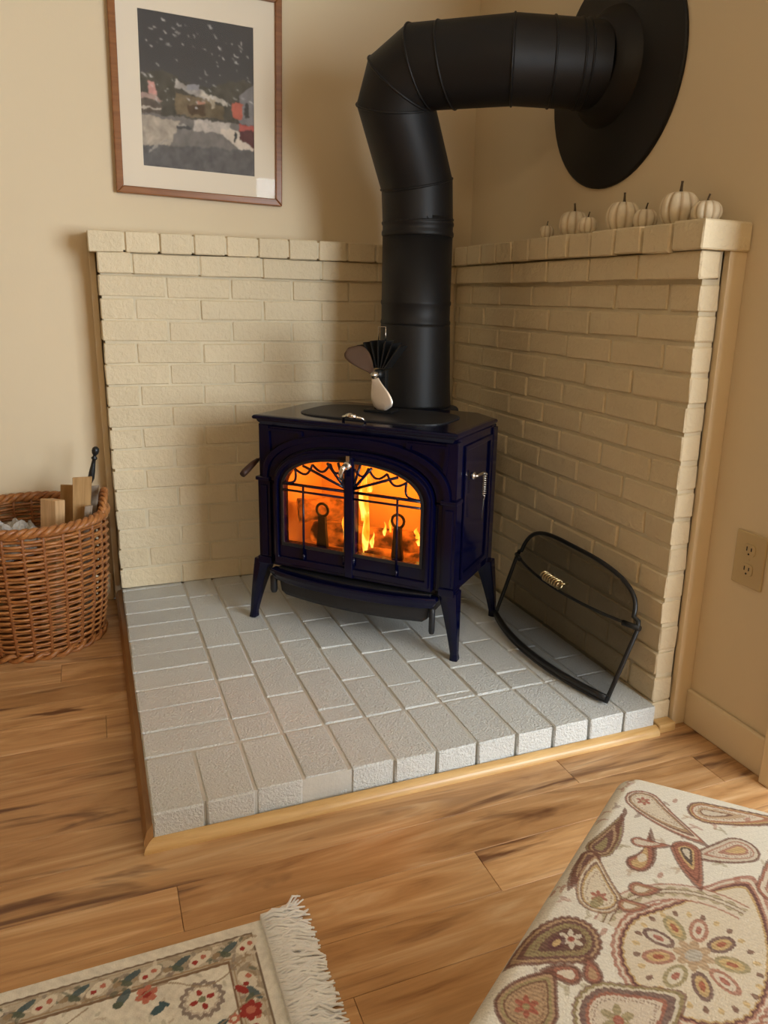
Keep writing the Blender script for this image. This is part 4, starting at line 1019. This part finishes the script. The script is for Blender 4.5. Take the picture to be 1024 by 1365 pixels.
# ------------------------------------------------------------------ paisley footstool
OZ = 0.42
K0 = np.array((-0.608, -1.868)); E1 = np.array((-0.820, -0.572)); E2 = np.array((0.679, -0.734))
LA, LB = 0.535, 0.47
def paisley_colors(X, Y):
    I = np.zeros(X.shape + (3,)); base = np.array((0.70, 0.67, 0.60)); I[:] = base
    nz = np.sin(X * 900 + 2 * np.sin(Y * 300)) * np.sin(Y * 500 + 3 * np.sin(X * 400)); n2 = np.sin(X * 120 + 2 * np.sin(Y * 97)) * np.sin(Y * 131 + 2 * np.sin(X * 77))
    I *= (1 + 0.06 * nz + 0.04 * n2)[..., None]
    pink = (0.36, 0.155, 0.11); tan = (0.42, 0.29, 0.18); brown = (0.17, 0.08, 0.06); plum = (0.13, 0.06, 0.06); olive = (0.30, 0.25, 0.13); red = (0.33, 0.09, 0.065); ivory = (0.66, 0.60, 0.50); navy = (0.05, 0.045, 0.06); gold = (0.55, 0.40, 0.20)
    def put(m, c, al=0.9):
        m = m.astype(float) * al * (0.92 + 0.08 * nz); m = m[..., None]; I[:] = I * (1 - m) + np.array(c) * m
    def frame(cx, cy, ang): ca, sa = math.cos(ang), math.sin(ang); return (X - cx) * ca + (Y - cy) * sa, -(X - cx) * sa + (Y - cy) * ca
    def level(hx, hy, tx, ty, R_, curl=0.25, scal=0, amp=0.0):
        """teardrop: head circle radius R_ at (hx,hy), tail tip at (tx,ty); returns m(scale) -> bool mask"""
        L_ = math.hypot(tx - hx, ty - hy); ang = math.atan2(ty - hy, tx - hx); u, v = frame(hx, hy, ang)
        th_ = np.arctan2(v, u)
        def mask(s, shift=0.0):
            uu = (u - shift) / s; vv = v / s
            vv = vv - curl * R_ * (np.clip(uu, 0, None) / L_) ** 2 * 2
            R2 = R_ * (1 + amp * np.cos(th_ * scal))
            t_ = np.clip(uu / L_, 0, 1)
            w_ = np.where(uu < 0, np.sqrt(np.clip(R2 ** 2 - uu ** 2, 0, None)), R2 * (1 - t_) ** 0.75 * (1 + 0.35 * t_))
            return (np.abs(vv) < w_) & (uu < L_)
        return mask
    def drop(h, t_, R_, cols, curl=0.25, scal=0, amp=0.0, flower_=None):
        m = level(*h, *t_, R_, curl, scal, amp)
        put(m(1.0 + 0.0011 / R_ * 1.6), brown, 0.85)
        for s, c in cols: put(m(s), c)
        dm = m(0.62) & ~m(0.52); put(dm & (np.sin(X * 1300) * np.sin(Y * 1300) > 0.1), brown, 0.6)
        if flower_: flower(h[0], h[1], R_ * 0.42, *flower_)
    def ell(cx, cy, a_, b_, ang, c, al=0.9):
        u, v = frame(cx, cy, ang); put((u / a_) ** 2 + (v / b_) ** 2 < 1, c, al)
    def flower(cx, cy, r, c1, c2, n=6):
        for k in range(n): ell(cx + r * 0.6 * math.cos(2*PI*k/n), cy + r * 0.6 * math.sin(2*PI*k/n), r * 0.42, r * 0.24, 2*PI*k/n, c1)
        ell(cx, cy, r * 0.3, r * 0.3, 0, c2)
    std = [(1.0, pink), (0.93, ivory), (0.86, brown), (0.78, tan), (0.68, ivory)]
    drk = [(1.0, brown), (0.92, tan), (0.82, plum), (0.70, olive), (0.5, plum)]
    def stamp(ox=0.0, oy=0.0):
        P_ = lambda x, y: (x + ox, y + oy)
        # large spiral paisley
        m = level(*P_(-0.757, -2.170), *P_(-0.600, -2.150), 0.078, 0.3, 40, 0.012)
        for s, c in ((1.0, pink), (0.955, ivory), (0.92, pink), (0.895, plum), (0.86, gold), (0.835, ivory)): put(m(s), c)
        c0 = P_(-0.750, -2.165)
        for k in range(9):
            a_ = 2*PI*k/9; px, py = c0[0] + 0.036 * math.cos(a_), c0[1] + 0.036 * math.sin(a_)
            ell(px, py, 0.017, 0.0095, a_, plum if k % 3 == 0 else (pink if k % 3 == 1 else olive)); ell(px, py, 0.012, 0.006, a_, ivory if k % 2 else gold); ell(px, py, 0.006, 0.003, a_, red)
        flower(*c0, 0.020, tan, olive, 8); ell(*c0, 0.010, 0.007, 0, (0.45, 0.42, 0.38))
        for k in range(26):
            a_ = 2*PI*k/26; ell(c0[0] + 0.0585 * math.cos(a_), c0[1] - .004 + 0.0585 * math.sin(a_), 0.004, 0.0028, a_, brown if k % 2 else gold)
        # band above it
        rr = np.hypot(X - c0[0] + 0.0, Y - c0[1] + 0.01); th_ = np.arctan2(Y - c0[1] + 0.01, X - c0[0])
        arc = (th_ > 0.35) & (th_ < 2.2)
        put(arc & (np.abs(rr - 0.096) < 0.013), pink, 0.8); put(arc & (np.abs(rr - 0.096) < 0.0105), ivory); put(arc & (np.abs(rr - 0.097) < 0.006 + 0.002 * np.sin(th_ * 40)), olive, 0.7); put(arc & (np.abs(rr - 0.097) < 0.003), brown, 0.8); put(arc & (np.abs(rr - 0.097) < 0.0018), ivory)
        drop(P_(-0.630, -1.940), P_(-0.640, -2.035), 0.0225, std, 0.5, flower_=(red, tan))
        drop(P_(-0.570, -1.990), P_(-0.490, -2.050), 0.022, [(1.0, brown), (0.92, gold), (0.84, pink), (0.72, ivory), (0.5, tan), (0.34, brown), (0.26, ivory)], 0.3)
        drop(P_(-0.585, -2.062), P_(-0.650, -2.062), 0.021, [(1.0, brown), (0.93, ivory), (0.75, pink), (0.66, ivory), (0.45, pink), (0.3, gold)], -0.3)
        drop(P_(-0.648, -2.040), P_(-0.682, -2.090), 0.0165, [(1.0, pink), (0.88, brown), (0.80, pink), (0.55, gold), (0.42, navy), (0.24, ivory)], 0.2)
        drop(P_(-0.716, -2.036), P_(-0.664, -2.034), 0.0125, [(1.0, brown), (0.86, pink), (0.62, gold)], 1.6); ell(*P_(-0.705, -2.030), 0.008, 0.005, 0.6, ivory)
        drop(P_(-0.690, -2.005), P_(-0.668, -2.030), 0.008, [(1.0, pink), (0.7, ivory)], 0.6)
        drop(P_(-0.740, -1.995), P_(-0.676, -1.972), 0.0155, [(1.0, olive), (0.90, brown), (0.75, tan), (0.60, plum), (0.35, olive)], 0.5); drop(P_(-0.760, -2.004), P_(-0.812, -2.030), 0.011, [(1.0, brown), (0.7, tan), (0.45, plum)], 0.3)
        for k in range(4): ell(*P_(-0.668 - 0.010 * k, -1.950 - 0.008 * k), 0.009, 0.003, 0.9, brown)
        drop(P_(-0.790, -2.062), P_(-0.772, -2.000), 0.0235, [(1.0, tan), (0.93, ivory), (0.86, brown), (0.78, gold), (0.70, ivory)], -0.4, flower_=(red, pink)); ell(*P_(-0.797, -2.068), 0.010, 0.006, 0.4, olive)
        drop(P_(-0.852, -2.100), P_(-0.925, -2.080), 0.030, drk, 0.3, 24, 0.03, (ivory, red)); ell(*P_(-0.868, -2.098), 0.012, 0.007, 0.3, plum); ell(*P_(-0.868, -2.098), 0.006, 0.0032, 0.3, gold)
        drop(P_(-0.878, -2.136), P_(-0.895, -2.118), 0.011, [(1.0, brown), (0.8, pink), (0.5, ivory)]); drop(P_(-0.858, -2.146), P_(-0.846, -2.128), 0.009, [(1.0, brown), (0.8, pink), (0.5, tan)])
        drop(P_(-0.935, -2.150), P_(-0.905, -2.115), 0.029, [(1.0, brown), (0.92, tan), (0.84, olive), (0.74, brown), (0.68, tan)], -0.3, flower_=(red, olive))
        drop(P_(-0.865, -2.195), P_(-0.800, -2.220), 0.040, [(1.0, olive), (0.93, ivory), (0.87, plum), (0.74, pink), (0.66, ivory)], 0.3, 30, 0.02, (olive, red))
        drop(P_(-0.600, -2.130), P_(-0.560, -2.100), 0.020, [(1.0, pink), (0.85, ivory), (0.6, pink), (0.45, ivory)], 0.3)
        drop(P_(-0.545, -2.110), P_(-0.500, -2.150), 0.018, std, 0.3)
        for x_, y_, r_ in ((-0.770, -2.085, 0.009), (-0.742, -2.070, 0.010)): drop(P_(x_, y_), P_(x_ + 0.016, y_ - 0.014), r_, [(1.0, pink), (0.75, tan), (0.5, ivory)], 0.3)
        for x_, y_ in ((-0.705, -2.062), (-0.628, -2.100), (-0.83, -2.03), (-0.815, -2.105), (-0.59, -1.955), (-0.53, -2.02)): ell(*P_(x_, y_), 0.006, 0.003, 0.5, pink, 0.7)
    stamp(0.10, -0.30); stamp(-0.16, -0.20); stamp(0.22, -0.02 - 0.16); stamp(-0.20, -0.02)
    # clear the main area, then the motifs seen in the photograph
    a_, b_ = frame(-0.75, -2.08, 0.61); clear = (np.abs(a_) < 0.27) & (b_ > -0.115); put(clear, base, 1.0)
    rf = np.random.RandomState(4)
    for k in range(230):
        u_, v_ = rf.uniform(0, LA), rf.uniform(0, LB); p_ = K0 + u_ * E1 + v_ * E2; an = rf.uniform(0, PI); c_ = (pink, tan, olive, brown)[rf.randint(4)]
        ell(p_[0], p_[1], rf.uniform(0.005, 0.010), rf.uniform(0.0016, 0.0030), an, c_, 0.55); ell(p_[0] + 0.006 * math.cos(an + 1), p_[1] + 0.006 * math.sin(an + 1), 0.0055, 0.002, an + 1, c_, 0.5)
    stamp()
    a_, b_ = frame(-0.75, -2.08, 0.61); hatch = np.sin(a_ * 1500 + 1.5 * np.sin(b_ * 260)) * 0.10 + np.sin((a_ + b_) * 640) * 0.05
    I *= (1 + hatch * (0.4 + 1.2 * (I.mean(-1) < 0.45)))[..., None]
    return I
nu, nv = 470, 386
uu, vv = np.meshgrid(np.linspace(-0.03, LA + 0.03, nu), np.linspace(-0.03, LB + 0.03, nv), indexing='ij')
rd = 0.022
def fold(t, L):
    """arc-length coordinate over a rounded edge: returns position and drop"""
    a_ = np.clip((rd - t) / rd, 0, 1.8); pos = np.where(t < rd, rd - rd * np.sin(np.clip(a_, 0, PI / 2)), t); dz = np.where(t < rd, rd * (1 - np.cos(np.clip(a_, 0, PI / 2))), 0) + np.where(a_ > PI / 2, (a_ - PI / 2) * rd, 0)
    return pos, dz
pu, du = fold(uu, LA); pu2, du2 = fold(LA - uu, LA); pv, dv = fold(vv, LB); pv2, dv2 = fold(LB - vv, LB)
U_ = np.where(uu < LA / 2, pu, LA - pu2); V_ = np.where(vv < LB / 2, pv, LB - pv2)
# rounded corners in plan
cr = 0.03
def corner(U_, V_):
    dx = np.minimum(U_, LA - U_); dy = np.minimum(V_, LB - V_); m = (dx < cr) & (dy < cr)
    ax_, ay_ = cr - dx, cr - dy; l_ = np.hypot(ax_, ay_) + 1e-9; mx_ = np.maximum(ax_, ay_); f = np.where(m, mx_ / l_, 1.0)
    dx2 = np.where(m, cr - ax_ * f, dx); dy2 = np.where(m, cr - ay_ * f, dy)
    return np.where(U_ < LA / 2, dx2, LA - dx2), np.where(V_ < LB / 2, dy2, LB - dy2)
U2, V2 = corner(U_, V_)
crown = 0.010 * (np.sin(PI * np.clip(U_ / LA, 0, 1)) * np.sin(PI * np.clip(V_ / LB, 0, 1))) ** 0.5
Z = OZ - 0.008 + crown - np.minimum(du + du2 + dv + dv2, 0.075)
XY = K0 + U2[..., None] * E1 + V2[..., None] * E2
flatXY = K0 + uu[..., None] * E1 + vv[..., None] * E2
fs_c = K0 + E1 * LA / 2 + E2 * LB / 2
fst = empty('footstool', (fs_c[0], fs_c[1], 0)); tag(fst, 'upholstered footstool in cream and burgundy paisley fabric', 'footstool')
P = np.stack([XY[..., 0].ravel() - fs_c[0], XY[..., 1].ravel() - fs_c[1], Z.ravel()], -1)
me = grid_mesh('cushion_top', P, nu, nv); set_print(me, paisley_colors(flatXY[..., 0], flatXY[..., 1]).reshape(-1, 3))
MAT['paisley'] = attr_mat('paisley_fabric', 0.9, 0.6, 500, 0.0015, 420)
link('cushion_top', me, MAT['paisley'], fst)
def plan(i): 
    pts = []
    for (cu, cv, a0) in ((cr, cr, PI), (LA - cr, cr, 1.5 * PI), (LA - cr, LB - cr, 0), (cr, LB - cr, 0.5 * PI)):
        for k in range(7):
            a_ = a0 + PI / 2 * k / 6; p_ = K0 + (cu + (cr - i) * math.cos(a_)) * E1 + (cv + (cr - i) * math.sin(a_)) * E2 - fs_c; pts.append((p_[0], p_[1]))
    return pts
MAT['piping'] = pm('burgundy_fabric', (0.30, 0.20, 0.15), (0.22, 0.12, 0.10), 60, 0.9, bs=0.5, bscale=300)
MB().loft([[(*p, z_) for p in plan(i_)] for i_, z_ in ((0.003, 0.16), (0.001, 0.175), (0.001, 0.375))], True, True, True).build('upholstered_side', MAT['piping'], fst)
for cu, cv in ((0.05, 0.05), (LA - 0.05, 0.05), (LA - 0.05, LB - 0.05), (0.05, LB - 0.05)):
    p_ = K0 + cu * E1 + cv * E2 - fs_c
    MB().lathe([(0.012, 0), (0.016, 0.02), (0.024, 0.10), (0.026, 0.16)], 14, (p_[0], p_[1], 0)).build('leg', MAT['oak_dark'], fst)
